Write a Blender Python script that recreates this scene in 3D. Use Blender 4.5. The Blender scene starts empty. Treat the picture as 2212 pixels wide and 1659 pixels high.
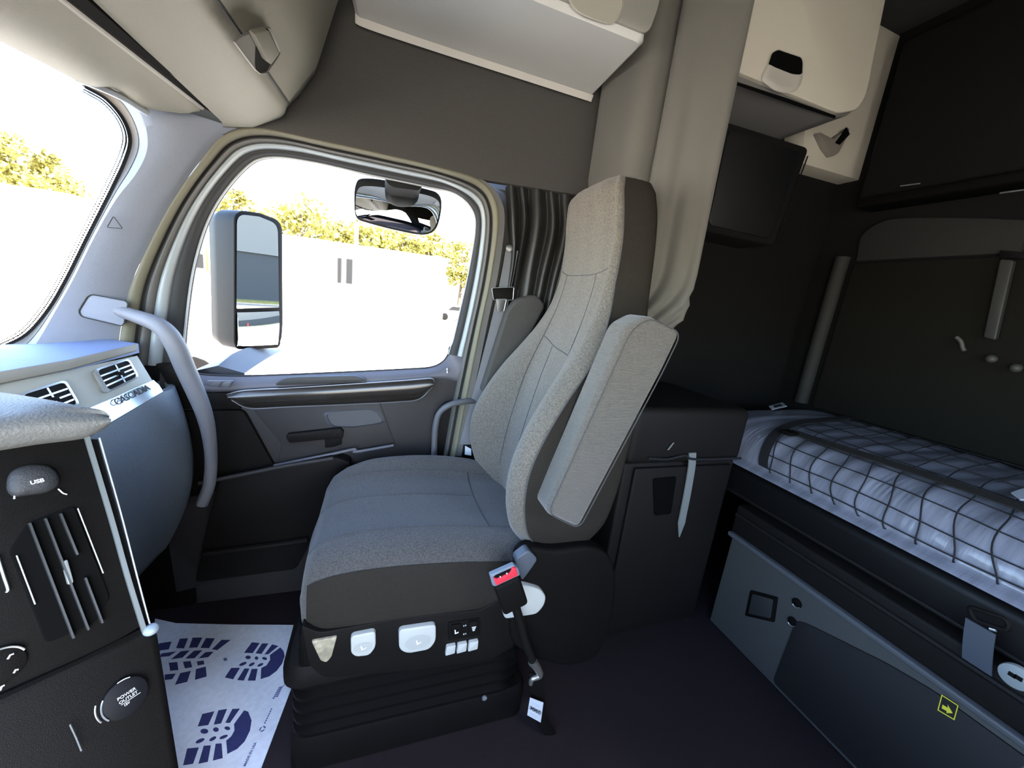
import bpy, bmesh, math, random
import numpy as np
from mathutils import Vector, Matrix, Quaternion

random.seed(7); np.random.seed(7)
SC = bpy.context.scene
COL = SC.collection
V3 = lambda *a: np.array(a, float)

# ------------------------------------------------------------------ camera
F = 820.0                                    # focal length in pixels of a 2212 px wide frame
YAW, PIT, ROL = np.radians([19.7, 12.5, 6.7])
CAM = V3(0, 0, 1.35)
def _basis():
    cy, sy, cp, sp = math.cos(YAW), math.sin(YAW), math.cos(PIT), math.sin(PIT)
    f = V3(sy*cp, cy*cp, -sp); r = V3(cy, -sy, 0); u = np.cross(r, f)
    cr, sr = math.cos(ROL), math.sin(ROL)
    return f, cr*r + sr*u, -sr*r + cr*u
CF, CR, CU = _basis()
cam_data = bpy.data.cameras.new('camera')
cam = bpy.data.objects.new('camera', cam_data); COL.objects.link(cam)
cam_data.sensor_width = 36.0; cam_data.lens = F/2212*36.0; cam_data.clip_start = 0.02; cam_data.clip_end = 500
M = Matrix.Identity(4)
for i in range(3):
    M[i][0], M[i][1], M[i][2], M[i][3] = CR[i], CU[i], -CF[i], CAM[i]
cam.matrix_world = M
SC.camera = cam

# ------------------------------------------------------------------ light and exposure
SC.view_settings.view_transform = 'Standard'; SC.view_settings.look = 'None'
SC.view_settings.gamma = 1.0; SC.view_settings.use_curve_mapping = False
SC.view_settings.exposure = 2.9
SKY_STRENGTH = 0.32
SUN_STRENGTH = 6.0
world = bpy.data.worlds.new('world'); SC.world = world; world.use_nodes = True
wn = world.node_tree.nodes; wl = world.node_tree.links; wn.clear()
sky = wn.new('ShaderNodeTexSky'); sky.sky_type = 'NISHITA'; sky.sun_disc = False
sky.sun_elevation = math.radians(48); sky.sun_rotation = math.radians(140); sky.air_density = 1.0; sky.dust_density = 1.5
bg = wn.new('ShaderNodeBackground'); bg.inputs['Strength'].default_value = SKY_STRENGTH
wo = wn.new('ShaderNodeOutputWorld'); wl.new(sky.outputs[0], bg.inputs[0]); wl.new(bg.outputs[0], wo.inputs[0])
sd = bpy.data.lights.new('sun', 'SUN'); sd.energy = SUN_STRENGTH; sd.angle = math.radians(0.6); sd.color = (1, .93, .82)
sun = bpy.data.objects.new('sun', sd); COL.objects.link(sun); sun.location = (6, -8, 12)
SUN_FROM = Vector((.40, -.50, .77)).normalized()
sun.rotation_euler = SUN_FROM.to_track_quat('Z', 'Y').to_euler()
SC.cycles.use_denoising = True
SC.cycles.max_bounces = 12; SC.cycles.diffuse_bounces = 7; SC.cycles.glossy_bounces = 5; SC.cycles.transparent_max_bounces = 16
SC.cycles.sample_clamp_indirect = 6.0; SC.cycles.caustics_reflective = False; SC.cycles.caustics_refractive = False

# ------------------------------------------------------------------ unprojection of a pixel on a real plane
AX = {'x': 0, 'y': 1, 'z': 2}
def ray(px, py): return CF + CR*(px-1106)/F - CU*(py-829.5)/F
def P(px, py, ax, val):
    d = ray(px, py); i = AX[ax]; return CAM + d*((val-CAM[i])/d[i])
def PP(px, py, o, n):
    d = ray(px, py); return CAM + d*(((o-CAM) @ n)/(d @ n))
def near(px, py, b, e):
    """point of the pixel's ray nearest to the line b + s e"""
    d = ray(px, py); d = d/np.linalg.norm(d); e = e/np.linalg.norm(e); w = CAM-b
    a, c = d @ e, w @ e; t = (a*c - d @ w)/(1-a*a); return CAM + d*t
def unit(v): v = np.array(v, float); return v/np.linalg.norm(v)

# ------------------------------------------------------------------ materials
MATS = {}
def mat(name, col, rough=.6, metal=0., bump=0., bscale=400., var=0., vscale=300., spec=.5, coat=0., ribs=None, stretch=None, sheen=0.):
    if name in MATS: return MATS[name]
    m = bpy.data.materials.new(name); m.use_nodes = True; nt = m.node_tree; N = nt.nodes; L = nt.links
    b = N['Principled BSDF']; c = (*col, 1)
    b.inputs['Base Color'].default_value = c; b.inputs['Roughness'].default_value = rough; b.inputs['Metallic'].default_value = metal
    b.inputs['Specular IOR Level'].default_value = spec; b.inputs['Coat Weight'].default_value = coat; b.inputs['Coat Roughness'].default_value = .06
    b.inputs['Sheen Weight'].default_value = sheen
    tc = N.new('ShaderNodeTexCoord'); src = tc.outputs['Object']
    if stretch:
        mp = N.new('ShaderNodeMapping'); mp.inputs['Scale'].default_value = stretch; L.new(src, mp.inputs[0]); src = mp.outputs[0]
    if var:
        nz = N.new('ShaderNodeTexNoise'); nz.inputs['Scale'].default_value = vscale; nz.inputs['Detail'].default_value = 3; L.new(src, nz.inputs['Vector'])
        rp = N.new('ShaderNodeValToRGB'); rp.color_ramp.elements[0].position = .33; rp.color_ramp.elements[1].position = .67
        rp.color_ramp.elements[0].color = tuple(max(0, x*(1-var)) for x in col)+(1,); rp.color_ramp.elements[1].color = tuple(min(1, x*(1+var)) for x in col)+(1,)
        L.new(nz.outputs['Fac'], rp.inputs[0]); L.new(rp.outputs[0], b.inputs['Base Color'])
    if ribs:
        wv = N.new('ShaderNodeTexWave'); wv.inputs['Scale'].default_value = ribs; wv.bands_direction = 'Z'; wv.inputs['Distortion'].default_value = .6
        L.new(src, wv.inputs['Vector']); bp = N.new('ShaderNodeBump'); bp.inputs['Strength'].default_value = .55; bp.inputs['Distance'].default_value = .002
        L.new(wv.outputs['Fac'], bp.inputs['Height']); L.new(bp.outputs[0], b.inputs['Normal'])
    elif bump:
        n2 = N.new('ShaderNodeTexNoise'); n2.inputs['Scale'].default_value = bscale; n2.inputs['Detail'].default_value = 2; L.new(src, n2.inputs['Vector'])
        bp = N.new('ShaderNodeBump'); bp.inputs['Strength'].default_value = bump; bp.inputs['Distance'].default_value = .002
        L.new(n2.outputs['Fac'], bp.inputs['Height']); L.new(bp.outputs[0], b.inputs['Normal'])
    MATS[name] = m; return m
def glass(name, tint=(1, 1, 1), refl=.06):
    if name in MATS: return MATS[name]
    m = bpy.data.materials.new(name); m.use_nodes = True; N = m.node_tree.nodes; L = m.node_tree.links; N.clear()
    t = N.new('ShaderNodeBsdfTransparent'); t.inputs[0].default_value = (*tint, 1)
    g = N.new('ShaderNodeBsdfGlossy'); g.inputs['Roughness'].default_value = 0.0
    lw = N.new('ShaderNodeLayerWeight'); lw.inputs[0].default_value = .5
    pw = N.new('ShaderNodeMath'); pw.operation = 'POWER'; pw.inputs[1].default_value = 5
    L.new(lw.outputs['Facing'], pw.inputs[0])
    fr = N.new('ShaderNodeMath'); fr.operation = 'MULTIPLY_ADD'; fr.inputs[1].default_value = .6; fr.inputs[2].default_value = 0.0; L.new(pw.outputs[0], fr.inputs[0])
    mx = N.new('ShaderNodeMixShader'); o = N.new('ShaderNodeOutputMaterial')
    L.new(fr.outputs[0], mx.inputs[0]); L.new(t.outputs[0], mx.inputs[1]); L.new(g.outputs[0], mx.inputs[2]); L.new(mx.outputs[0], o.inputs[0])
    MATS[name] = m; return m

headliner = mat('headliner_felt', (.060, .057, .052), .95, bump=.35, bscale=700, var=.15, vscale=500)
dark_felt = mat('dark_felt', (.022, .021, .020), .95, bump=.3, bscale=600)
black_wall = mat('sleeper_panel', (0.007, 0.0066, 0.0063), .9, spec=.2, bump=.3, bscale=300)
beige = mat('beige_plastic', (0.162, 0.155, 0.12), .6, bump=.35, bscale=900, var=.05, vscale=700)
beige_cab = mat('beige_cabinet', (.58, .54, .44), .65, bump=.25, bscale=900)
grey_cab = mat('grey_cabinet', (0.62, 0.62, 0.59), .6, bump=.25, bscale=900)
pillar = mat('pillar_plastic', (0.172, 0.187, 0.222), .65, bump=.3, bscale=900, var=.04, vscale=600)
dash_top = mat('dash_top_plastic', (.20, .25, .39), .55, bump=.3, bscale=900)
dash_grey = mat('dash_panel_plastic', (0.37, 0.36, 0.3), .5, bump=.2, bscale=900)
knee = mat('knee_panel_plastic', (.125, .145, .165), .45, bump=.4, bscale=700, var=.2, vscale=500)
black = mat('black_plastic', (0.0055, 0.0048, 0.0043), .6, spec=.09, bump=.3, bscale=900)
charcoal = mat('charcoal_plastic', (0.0075, 0.0066, 0.006), .55, spec=.11, bump=.35, bscale=800)
door_grey = mat('door_plastic', (0.026, 0.0231, 0.0227), .55, spec=.35, bump=.35, bscale=800)
door_ledge = mat('door_ledge_plastic', (0.1023, 0.098, 0.114), .5, bump=.3, bscale=800)
piano = mat('gloss_brown_trim', (.024, .020, .017), .25, coat=.25)
chrome = mat('chrome', (.80, .83, .86), .10, 1.0)
satin = mat('satin_silver', (.62, .65, .67), .3, .8)
rubber = mat('seal_rubber', (0.015, 0.015, 0.0145), .7, bump=.3, bscale=500)
grey_rubber = mat('grey_seal', (0.096, 0.093, 0.084), .7)
paint = mat('white_body_paint', (.62, .67, .68), .35, coat=.4)
fabric = mat('seat_fabric', (0.118, 0.104, 0.084), .95, bump=.6, bscale=520, var=.32, vscale=230, sheen=.2)
fabric_side_shade = mat('seat_side_fabric_shade', (.027, .0235, .0195), .95, bump=.6, bscale=700, var=.18, vscale=500, spec=.08)  # dark cloth on the backrest, painted shade on the cushion
arm_fabric = mat('ribbed_fabric', (0.108, 0.098, 0.084), .95, ribs=105, var=.2, vscale=400, sheen=.2)
seam_m = mat('seam_thread', (.06, .06, .06), .9)
lever_m = mat('pale_lever_plastic', (0.48, 0.488, 0.456), .45)
curtain_m = mat('curtain_cloth', (0.132, 0.125, 0.106), .85, bump=.3, bscale=900, sheen=.15)
leather = mat('window_curtain_vinyl', (0.024, 0.0234, 0.0216), .45, bump=.2, bscale=300)
belt_m = mat('belt_webbing', (0.156, 0.162, 0.174), .8, bump=.4, bscale=500)
red = mat('red_button', (.70, .035, .06), .4)
white_print = mat('white_print', (.85, .88, .9), .5)
paper = mat('label_paper', (0.576, 0.616, 0.656), .7)
ink = mat('black_ink', (.02, .022, .03), .7)
mat_paper = mat('mat_paper', (0.72, 0.78, 0.87), .8, bump=.1, bscale=300, var=.05, vscale=60)
mat_ink = mat('blue_ink', (.028, .035, .13), .8, var=.25, vscale=300)
floor_m = mat('floor_vinyl', (0.0175, 0.0125, 0.015), .7, spec=.25, bump=.4, bscale=500, var=.15, vscale=400)
plastic_wrap = mat('wrapped_mattress', (0.21, 0.215, 0.265), .34, bump=.9, bscale=7, coat=.35, stretch=(1.5, 12, 1.5), var=.2, vscale=3)
net_m = mat('net_cord', (.008, .008, .010), .8)
yellow = mat('yellow_print', (.85, .75, .06), .5)
bunk_grey = mat('bunk_panel_plastic', (0.07, 0.07, 0.0672), .55, bump=.3, bscale=700)
mirror_m = mat('mirror_glass', (.80, .83, .85), .0, 1.0)
mirror_house = mat('mirror_housing', (0.0075, 0.008, 0.0085), .5, spec=.2)
window_glass = glass('window_glass')
asphalt = mat('asphalt', (.52, .475, .40), .9, bump=.3, bscale=30, var=.15, vscale=6)
line_m = mat('line_paint', (.75, .75, .72), .8)
grass_m = mat('dry_grass', (.16, .14, .025), .9, var=.4, vscale=3)
metal_wall = mat('white_sheet_metal', (.72, .72, .70), .6)
leaf_m = mat('leaf', (.26, .225, .04), .8, var=.35, vscale=.8)
bark = mat('bark', (.10, .075, .05), .9)
dark_glass = mat('dark_glass', (.012, .012, .012), .3, spec=.2)
wood = mat('pole_wood', (.20, .16, .12), .9)
grey_wall_m = mat('grey_facade', (.04, .041, .04), .8)
tan_wall_m = mat('tan_facade', (.16, .15, .13), .8)
orange = mat('orange_lens', (.80, .32, .02), .3)
fascia_dark = mat('inset_panel', (0.012, 0.0105, 0.011), .6, bump=.3, bscale=700)

# ------------------------------------------------------------------ object helpers
def props(o, label=None, cat=None, group=None, kind=None):
    if label: o['label'] = label
    if cat: o['category'] = cat
    if group: o['group'] = group
    if kind: o['kind'] = kind
    return o
def wloc(o):
    l = V3(0, 0, 0)
    while o is not None: l = l + np.array(o.location); o = o.parent
    return l
def thing(name, loc, label, cat, group=None):
    o = bpy.data.objects.new(name, None); COL.objects.link(o); o.empty_display_size = .05
    o.location = tuple(loc); return props(o, label, cat, group)
def link(bm, name, m, parent=None, smooth=True, ang=38, label=None, cat=None, group=None, kind=None, fix=True):
    """world-space bmesh -> one mesh object"""
    if fix: bmesh.ops.recalc_face_normals(bm, faces=bm.faces)
    if parent is None:
        vs = np.array([v.co[:] for v in bm.verts]); org = V3((vs[:, 0].min()+vs[:, 0].max())/2, (vs[:, 1].min()+vs[:, 1].max())/2, vs[:, 2].min())
    else: org = wloc(parent)
    bmesh.ops.translate(bm, verts=bm.verts, vec=tuple(-org))
    me = bpy.data.meshes.new(name); bm.to_mesh(me); bm.free(); me.materials.append(m)
    if smooth:
        for p in me.polygons: p.use_smooth = True
        me.set_sharp_from_angle(angle=math.radians(ang))
    o = bpy.data.objects.new(name, me); COL.objects.link(o)
    if parent is None: o.location = tuple(org)
    else: o.parent = parent
    return props(o, label, cat, group, kind)
def nbm(): return bmesh.new()
def bevel(bm, off, seg=3, ang=30, edges=None):
    bm.normal_update()
    es = edges if edges is not None else [e for e in bm.edges if len(e.link_faces) == 2 and e.calc_face_angle(0) > math.radians(ang)]
    bmesh.ops.bevel(bm, geom=es, offset=off, segments=seg, profile=.5, affect='EDGES', clamp_overlap=True)
    return bm
def join(bm, other):
    me = bpy.data.meshes.new('tmp'); other.to_mesh(me); other.free(); bm.from_mesh(me); bpy.data.meshes.remove(me); return bm
def box(lo, hi, bev=0, seg=3):
    bm = nbm(); bmesh.ops.create_cube(bm, size=1)
    lo, hi = np.array(lo, float), np.array(hi, float); c, s = (lo+hi)/2, hi-lo
    for v in bm.verts: v.co = Vector(tuple(c + np.array(v.co)*s))
    if bev: bevel(bm, bev, seg)
    return bm
def obox(c, ax, s, bev=0, seg=3):
    """box with its own axes: ax = three unit vectors, s = full sizes"""
    bm = nbm(); bmesh.ops.create_cube(bm, size=1)
    if bev:
        for v in bm.verts: v.co = Vector((v.co.x*s[0], v.co.y*s[1], v.co.z*s[2]))
        bevel(bm, bev, seg)
        for v in bm.verts: v.co = Vector(tuple(c + ax[0]*v.co.x + ax[1]*v.co.y + ax[2]*v.co.z))
    else:
        for v in bm.verts: v.co = Vector(tuple(c + ax[0]*v.co.x*s[0] + ax[1]*v.co.y*s[1] + ax[2]*v.co.z*s[2]))
    return bm
def prism(pts, vec, bev=0, seg=2):
    """polygon pts extruded by vec (away from the viewer)"""
    bm = nbm(); a = [bm.verts.new(tuple(p)) for p in pts]; b = [bm.verts.new(tuple(np.array(p)+vec)) for p in pts]
    f = bm.faces.new(a); bm.faces.new(b[::-1]); n = len(pts)
    for i in range(n): bm.faces.new((a[(i+1) % n], a[i], b[i], b[(i+1) % n]))
    bmesh.ops.recalc_face_normals(bm, faces=bm.faces)
    if bev:
        es = [e for e in f.edges]; bevel(bm, bev, seg, edges=es)
    return bm
def cr(pts, n=8, closed=False):
    p = [np.array(q, float) for q in pts]; out = []; m = len(p)
    for i in range(m if closed else m-1):
        p0 = p[(i-1) % m] if closed or i > 0 else 2*p[0]-p[1]
        p1, p2 = p[i], p[(i+1) % m]
        p3 = p[(i+2) % m] if closed or i+2 < m else 2*p[-1]-p[-2]
        for k in range(n):
            t = k/n; out.append(.5*((2*p1) + (-p0+p2)*t + (2*p0-5*p1+4*p2-p3)*t*t + (-p0+3*p1-3*p2+p3)*t**3))
    if not closed: out.append(p[-1])
    return out
def rpoly(pts, r, seg=5):
    """rounded corners of a polygon; r is a number or one per corner"""
    out = []; n = len(pts); pts = [np.array(p, float) for p in pts]
    for i in range(n):
        a, b, c = pts[i-1], pts[i], pts[(i+1) % n]; rr = r[i] if isinstance(r, (list, tuple)) else r
        if rr <= 0: out.append(b); continue
        la, lc = np.linalg.norm(a-b), np.linalg.norm(c-b); d = min(rr, la*.48, lc*.48)
        p, q = b+(a-b)/la*d, b+(c-b)/lc*d
        for k in range(seg+1):
            t = k/seg; out.append((1-t)**2*p + 2*t*(1-t)*b + t*t*q)
    return out
def loft(rings, cap=True, closed=True):
    bm = nbm(); R = [[bm.verts.new(tuple(p)) for p in ring] for ring in rings]; n = len(R[0])
    for a, b in zip(R, R[1:]):
        for i in range(n if closed else n-1):
            j = (i+1) % n; bm.faces.new((a[i], a[j], b[j], b[i]))
    if cap and closed:
        bm.faces.new(R[0][::-1]); bm.faces.new(R[-1])
    return bm
def sheet(rows, thick=0, vec=None):
    """grid surface; with thick it gets a back side"""
    bm = loft(rows, cap=False, closed=False)
    if thick:
        bmesh.ops.recalc_face_normals(bm, faces=bm.faces)
        if vec is None: bmesh.ops.solidify(bm, geom=bm.faces[:], thickness=thick)
        else:
            g = bmesh.ops.extrude_face_region(bm, geom=bm.faces[:])
            bmesh.ops.translate(bm, verts=[v for v in g['geom'] if isinstance(v, bmesh.types.BMVert)], vec=tuple(np.array(vec)*thick))
    return bm
def tube(path, r, n=10, closed=False, cap=True, flat=None):
    """round tube along a path (r may be a list); flat=(normal, width, thickness) makes a strap"""
    p = [np.array(q, float) for q in path]; m = len(p); rings = []; prev = None
    for i in range(m):
        t = unit(p[(i+1) % m]-p[i-1]) if (closed or 0 < i < m-1) else (unit(p[1]-p[0]) if i == 0 else unit(p[-1]-p[-2]))
        if prev is None:
            a = V3(0, 0, 1) if abs(t[2]) < .9 else V3(1, 0, 0); u = unit(np.cross(t, a))
        else: u = unit(prev - t*(prev @ t))
        prev = u; w = np.cross(t, u); rr = r[i] if isinstance(r, (list, tuple, np.ndarray)) else r
        rings.append([p[i] + rr*(u*math.cos(2*math.pi*k/n)+w*math.sin(2*math.pi*k/n)) for k in range(n)])
    if closed: rings.append(rings[0])
    bm = loft(rings, cap and not closed)
    if closed: bmesh.ops.remove_doubles(bm, verts=bm.verts, dist=1e-6)
    return bm
def strap(path, side, width, th):
    """flat webbing: path of centres, side = width direction (one or per point)"""
    rows = []; p = [np.array(q, float) for q in path]; m = len(p)
    for i in range(m):
        s = unit(side[i] if isinstance(side, list) else side); t = unit(p[min(i+1, m-1)]-p[max(i-1, 0)]); nn = unit(np.cross(s, t))
        rows.append([p[i]-s*width/2-nn*th/2, p[i]+s*width/2-nn*th/2, p[i]+s*width/2+nn*th/2, p[i]-s*width/2+nn*th/2])
    return loft(rows)
def sphere(c, r, sc=(1, 1, 1), seg=16, rings=10, ax=None):
    bm = nbm(); bmesh.ops.create_uvsphere(bm, u_segments=seg, v_segments=rings, radius=1)
    for v in bm.verts:
        q = np.array(v.co)*r*np.array(sc)
        if ax is not None: q = ax[0]*q[0]+ax[1]*q[1]+ax[2]*q[2]
        v.co = Vector(tuple(c+q))
    return bm
def disc(c, n, r, depth, seg=24, up=(0, 0, 1), sx=1.0):
    """short cylinder: front face at c, facing n"""
    n = unit(n); a = unit(np.cross(up, n)); b = np.cross(n, a)
    pts = [c + r*(a*sx*math.cos(2*math.pi*k/seg)+b*math.sin(2*math.pi*k/seg)) for k in range(seg)]
    return prism(pts, -n*depth, min(r, depth)*.2)
def text_bm(s, o, xd, yd, size, depth=.0006, bold=False, shear=0., align='LEFT'):
    cu = bpy.data.curves.new('t', 'FONT'); cu.body = s; cu.size = size; cu.extrude = depth; cu.shear = shear; cu.align_x = align
    if bold: cu.offset = size*.022
    ob = bpy.data.objects.new('t', cu); COL.objects.link(ob)
    dg = bpy.context.evaluated_depsgraph_get(); me = bpy.data.meshes.new_from_object(ob.evaluated_get(dg))
    bm = nbm(); bm.from_mesh(me); bpy.data.meshes.remove(me); bpy.data.objects.remove(ob); bpy.data.curves.remove(cu)
    xd, yd = unit(xd), unit(yd); n = np.cross(xd, yd)
    for v in bm.verts: v.co = Vector(tuple(o + xd*v.co.x + yd*v.co.y + n*v.co.z))
    return bm
def lerp(a, b, t): return np.array(a)*(1-t)+np.array(b)*t
X, Y, Z = V3(1, 0, 0), V3(0, 1, 0), V3(0, 0, 1)

# =================================================================== SETTING: cab shell
S = 'structure'
link(box((-1.45, -.80, -.06), (2.45, 1.66, 0)), 'floor', floor_m, kind=S)
link(box((-.95, -.80, 2.80), (2.45, 1.66, 2.86)), 'ceiling', dark_felt, kind=S)
link(box((2.30, -.80, 0), (2.36, 1.66, 2.80)), 'wall_back', black_wall, kind=S)
wf = link(box((-1.45, -.80, 0), (-1.38, 1.66, 1.00)), 'wall_front', black, kind=S)
link(box((-1.0, -.80, 1.99), (-.94, 1.66, 2.80)), 'header_panel', dark_felt, wf)
wl_ = link(box((.38, -.80, 0), (2.36, -.74, 1.22)), 'wall_left', black_wall, kind=S)
link(box((.38, -.80, 1.72), (2.36, -.74, 2.80)), 'upper_panel', black_wall, wl_)
link(box((.38, -.80, 1.22), (1.00, -.74, 1.72)), 'window_pier', black_wall, wl_)
link(box((1.76, -.80, 1.22), (2.36, -.74, 1.72)), 'window_pier', black_wall, wl_)
_pn = nbm(); _pn.faces.new([_pn.verts.new(p) for p in ((1.0, -.77, 1.22), (1.76, -.77, 1.22), (1.76, -.77, 1.72), (1.0, -.77, 1.72))])
link(_pn, 'added_window', window_glass, smooth=False, kind=S)  # unseen window, added to let more light into the sleeper
link(box((-1.45, -.80, 0), (.38, -.74, .40)), 'sill_panel', black_wall, wl_)
link(box((-1.0, -.80, 1.78), (.38, -.74, 2.80)), 'header_panel', dark_felt, wl_)
link(box((-1.45, -.80, .40), (-.78, -.74, 1.10)), 'front_panel', black_wall, wl_)

# -- outline of the door opening (outer seal line) and of the window (glass line)
O_PX = [(250, 790), (265, 690), (289, 600), (362, 452), (434, 347), (485, 292), (557, 276), (680, 300), (800, 326), (930, 356), (1030, 386), (1068, 425), (1078, 480), (1064, 590), (1043, 690), (1026, 775), (1003, 890), (985, 985)]
I_PX = [(398, 788), (404, 700), (423, 570), (462, 455), (530, 366), (585, 341), (680, 352), (800, 379), (920, 404), (985, 420), (1020, 455), (1026, 500), (1010, 595), (992, 675), (978, 735), (968, 765), (940, 890), (925, 985)]
Oc = [P(a, b, 'y', 1.500) for a, b in O_PX]; Ic = [P(a, b, 'y', 1.575) for a, b in I_PX]
NS = 8
Ocr, Icr = cr(Oc, NS), cr(Ic, NS)
def band(f0, f1, i0, i1, bump, dy=0., n=6):
    """strip between two fractions of the way from the opening to the glass, with a rounded crown"""
    rows = []
    for k in range(n+1):
        f = f0+(f1-f0)*k/n; h = bump*math.sin(math.pi*k/n)
        rows.append([lerp(Ocr[i], Icr[i], f) - Y*(h-dy) for i in range(i0, i1+1)])
    return rows
END = len(Ocr)-1; SILL = 15*NS

# upper side wall (dark felt) above the door
top_o = Ocr[5*NS:10*NS+1]
rows = []
for k in range(9):
    t = k/8; rows.append([lerp(p, V3(p[0]+.02, 1.555, 2.82), t) + Y*.055*min(1, t*5) for p in top_o])
# extend to the front and the back of the panel
for r_ in rows:
    r_.insert(0, r_[0]+V3(-.20, 0, .03)); r_.append(r_[-1]+V3(.55, 0, .03))
wr = link(sheet(rows, .03, Y), 'wall_right', headliner, kind=S)
link(box((.80, 1.60, 0), (2.36, 1.66, 2.80)), 'sleeper_panel', black_wall, wr)
link(box((.70, 1.665, -1.0), (2.45, 1.69, 2.85)), 'outer_skin', paint, wr)
link(box((-1.40, 1.60, -.2), (-.68, 1.66, 1.02)), 'kick_panel', black, wr)

# windscreen and its pillar
W_PX = [(-40, 790), (0, 757), (60, 725), (110, 668), (150, 600), (195, 510), (245, 412), (276, 345), (286, 300), (270, 255), (232, 212), (185, 184)]
K_PX = [(10, 800), (45, 775), (78, 742), (122, 668), (160, 600), (205, 510), (250, 432), (292, 378), (316, 330), (317, 285), (300, 235), (270, 205)]
Wc = cr([P(a, b, 'y', 1.50) for a, b in W_PX], 6); Kc = cr([P(a, b, 'y', 1.44) for a, b in K_PX], 6)
JX = [(235, 860), (243, 810), (255, 750), (265, 690), (289, 600), (330, 515), (362, 452), (400, 393), (434, 347), (470, 305), (500, 286), (520, 280)]
Jc = cr([P(a, b, 'y', 1.505) for a, b in JX], 6)
rows = [[lerp(w, k, .5)+V3(-.004, .004, 0) for w, k in zip(Wc, Kc)], [lerp(w, k, .92) for w, k in zip(Wc, Kc)], list(Kc)]
for f in (.12, .3, .55, .8, 1):
    rows.append([lerp(k, j, f) - Y*.012*math.sin(math.pi*f) for k, j in zip(Kc, Jc)])
tr = link(sheet(rows, .03, V3(-.5, .85, 0)), 'trim_1', pillar, kind=S, ang=50)
link(sheet([[w for w in Wc], [lerp(w, k, .25)+V3(-.003, .003, 0) for w, k in zip(Wc, Kc)], [lerp(w, k, .53)+V3(-.004, .002, 0) for w, k in zip(Wc, Kc)]], .02, V3(-.5, .85, 0)), 'screen_seal', mat('screen_seal_brown', (.060, .045, .030), .6), tr)
# raised airbag triangle moulded on the pillar
tri = [P(a, b, 'y', 1.427) for a, b in ((231, 491), (245, 467), (265, 494))]
link(tube(rpoly(tri, .004, 3), .0011, 6, closed=True), 'triangle_emblem', rubber, tr)
# windscreen pane with dotted frit
wn_rows = [[w + V3(-.03, .0, .0) for w in Wc], [w + V3(-.26, -1.05, .02) for w in Wc], [w + V3(-.20, -2.25, 0) for w in Wc]]
wnd = link(sheet(wn_rows), 'window_1', window_glass, kind=S)
frit = nbm()
for i in range(2, len(Wc)-1):
    for k in range(3):
        for s in range(3):
            q = lerp(Wc[i], Wc[i+1], k/3+s*.11) ; tdir = unit(Wc[min(i+1, len(Wc)-1)]-Wc[i]); side = unit(np.cross(tdir, V3(-.35, .9, 0)))
            if side[0] > 0: side = -side
            c = q + side*(.006+.0065*s); r = .0030-.0006*s
            vs = [frit.verts.new(tuple(c + r*(tdir*math.cos(a)+side*math.sin(a)))) for a in np.linspace(0, 2*math.pi, 7)[:-1]]
            frit.faces.new(vs)
link(frit, 'frit_dots', black, wnd, smooth=False, kind='stuff')
frb = []
for s in (0, 1): frb.append([w + V3(-.005, 0, 0)*s*1.3 + V3(-.012, .004, -.004)*s*.4 for w in Wc])
link(sheet(frb), 'frit_band', black, wnd)

# B pillar panel beside the opening
bo = [Ocr[10*NS]+V3(-.01, .06, .07)] + Ocr[10*NS:]
rows = [[p for p in bo], [p+V3(.022, -.002, 0) for p in bo], [p+V3(.045, .040, 0) for p in bo], [p+V3(.10, .07, 0) for p in bo], [V3(.95, 1.575, p[2]) for p in bo]]
b_tr = link(sheet(rows, .02, Y), 'trim_2', pillar if False else mat('b_pillar_plastic', (0.091, 0.0891, 0.0845), .65, bump=.3, bscale=900), kind=S, ang=60)
link(box((.362, 1.565, 0), (.95, 1.63, 1.00)), 'lower_panel', charcoal, b_tr)

# =================================================================== DOOR
door = link(box((-.66, 1.585, .02), (.36, 1.63, .93)), 'door_1', door_grey, kind=S)
link(sheet(band(.00, .21, 0, END, .010), .01, Y), 'seal_trim', mat('seal_beige', (0.15, 0.14, 0.095), .7, bump=.2, bscale=600), door)
link(sheet(band(.21, .29, 0, END, -.006), .008, Y), 'seal_gap', rubber, door)
link(sheet(band(.29, .44, 0, END, .010), .01, Y), 'seal_bead', grey_rubber, door)
link(sheet(band(.44, .66, 0, SILL, .012, .002), .01, Y), 'door_frame', mat('door_frame_paint', (0.3, 0.33, 0.3375), .4), door)
link(sheet(band(.66, 1.0, 0, SILL, .010), .012, Y), 'window_rubber', rubber, door)
link(tube([lerp(Ocr[i], Icr[i], .985)-Y*.004 for i in range(0, SILL+1)], .003, 6), 'glass_edge', mat('glass_edge_strip', (.35, .36, .36), .4), door)
# pane
bot = [P(a, b, 'y', 1.578) for a, b in ((930, 808), (700, 815), (520, 822), (430, 812))]
pane = [p+V3(0, .004, 0) for p in Icr[0:SILL+1]]
_pb = nbm(); _pb.faces.new([_pb.verts.new(tuple(p)) for p in pane + bot])
link(_pb, 'window_pane', window_glass, door, smooth=False)
link(box((-.70, 1.635, -.9), (.36, 1.655, .93)), 'outer_skin', paint, door)
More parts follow.
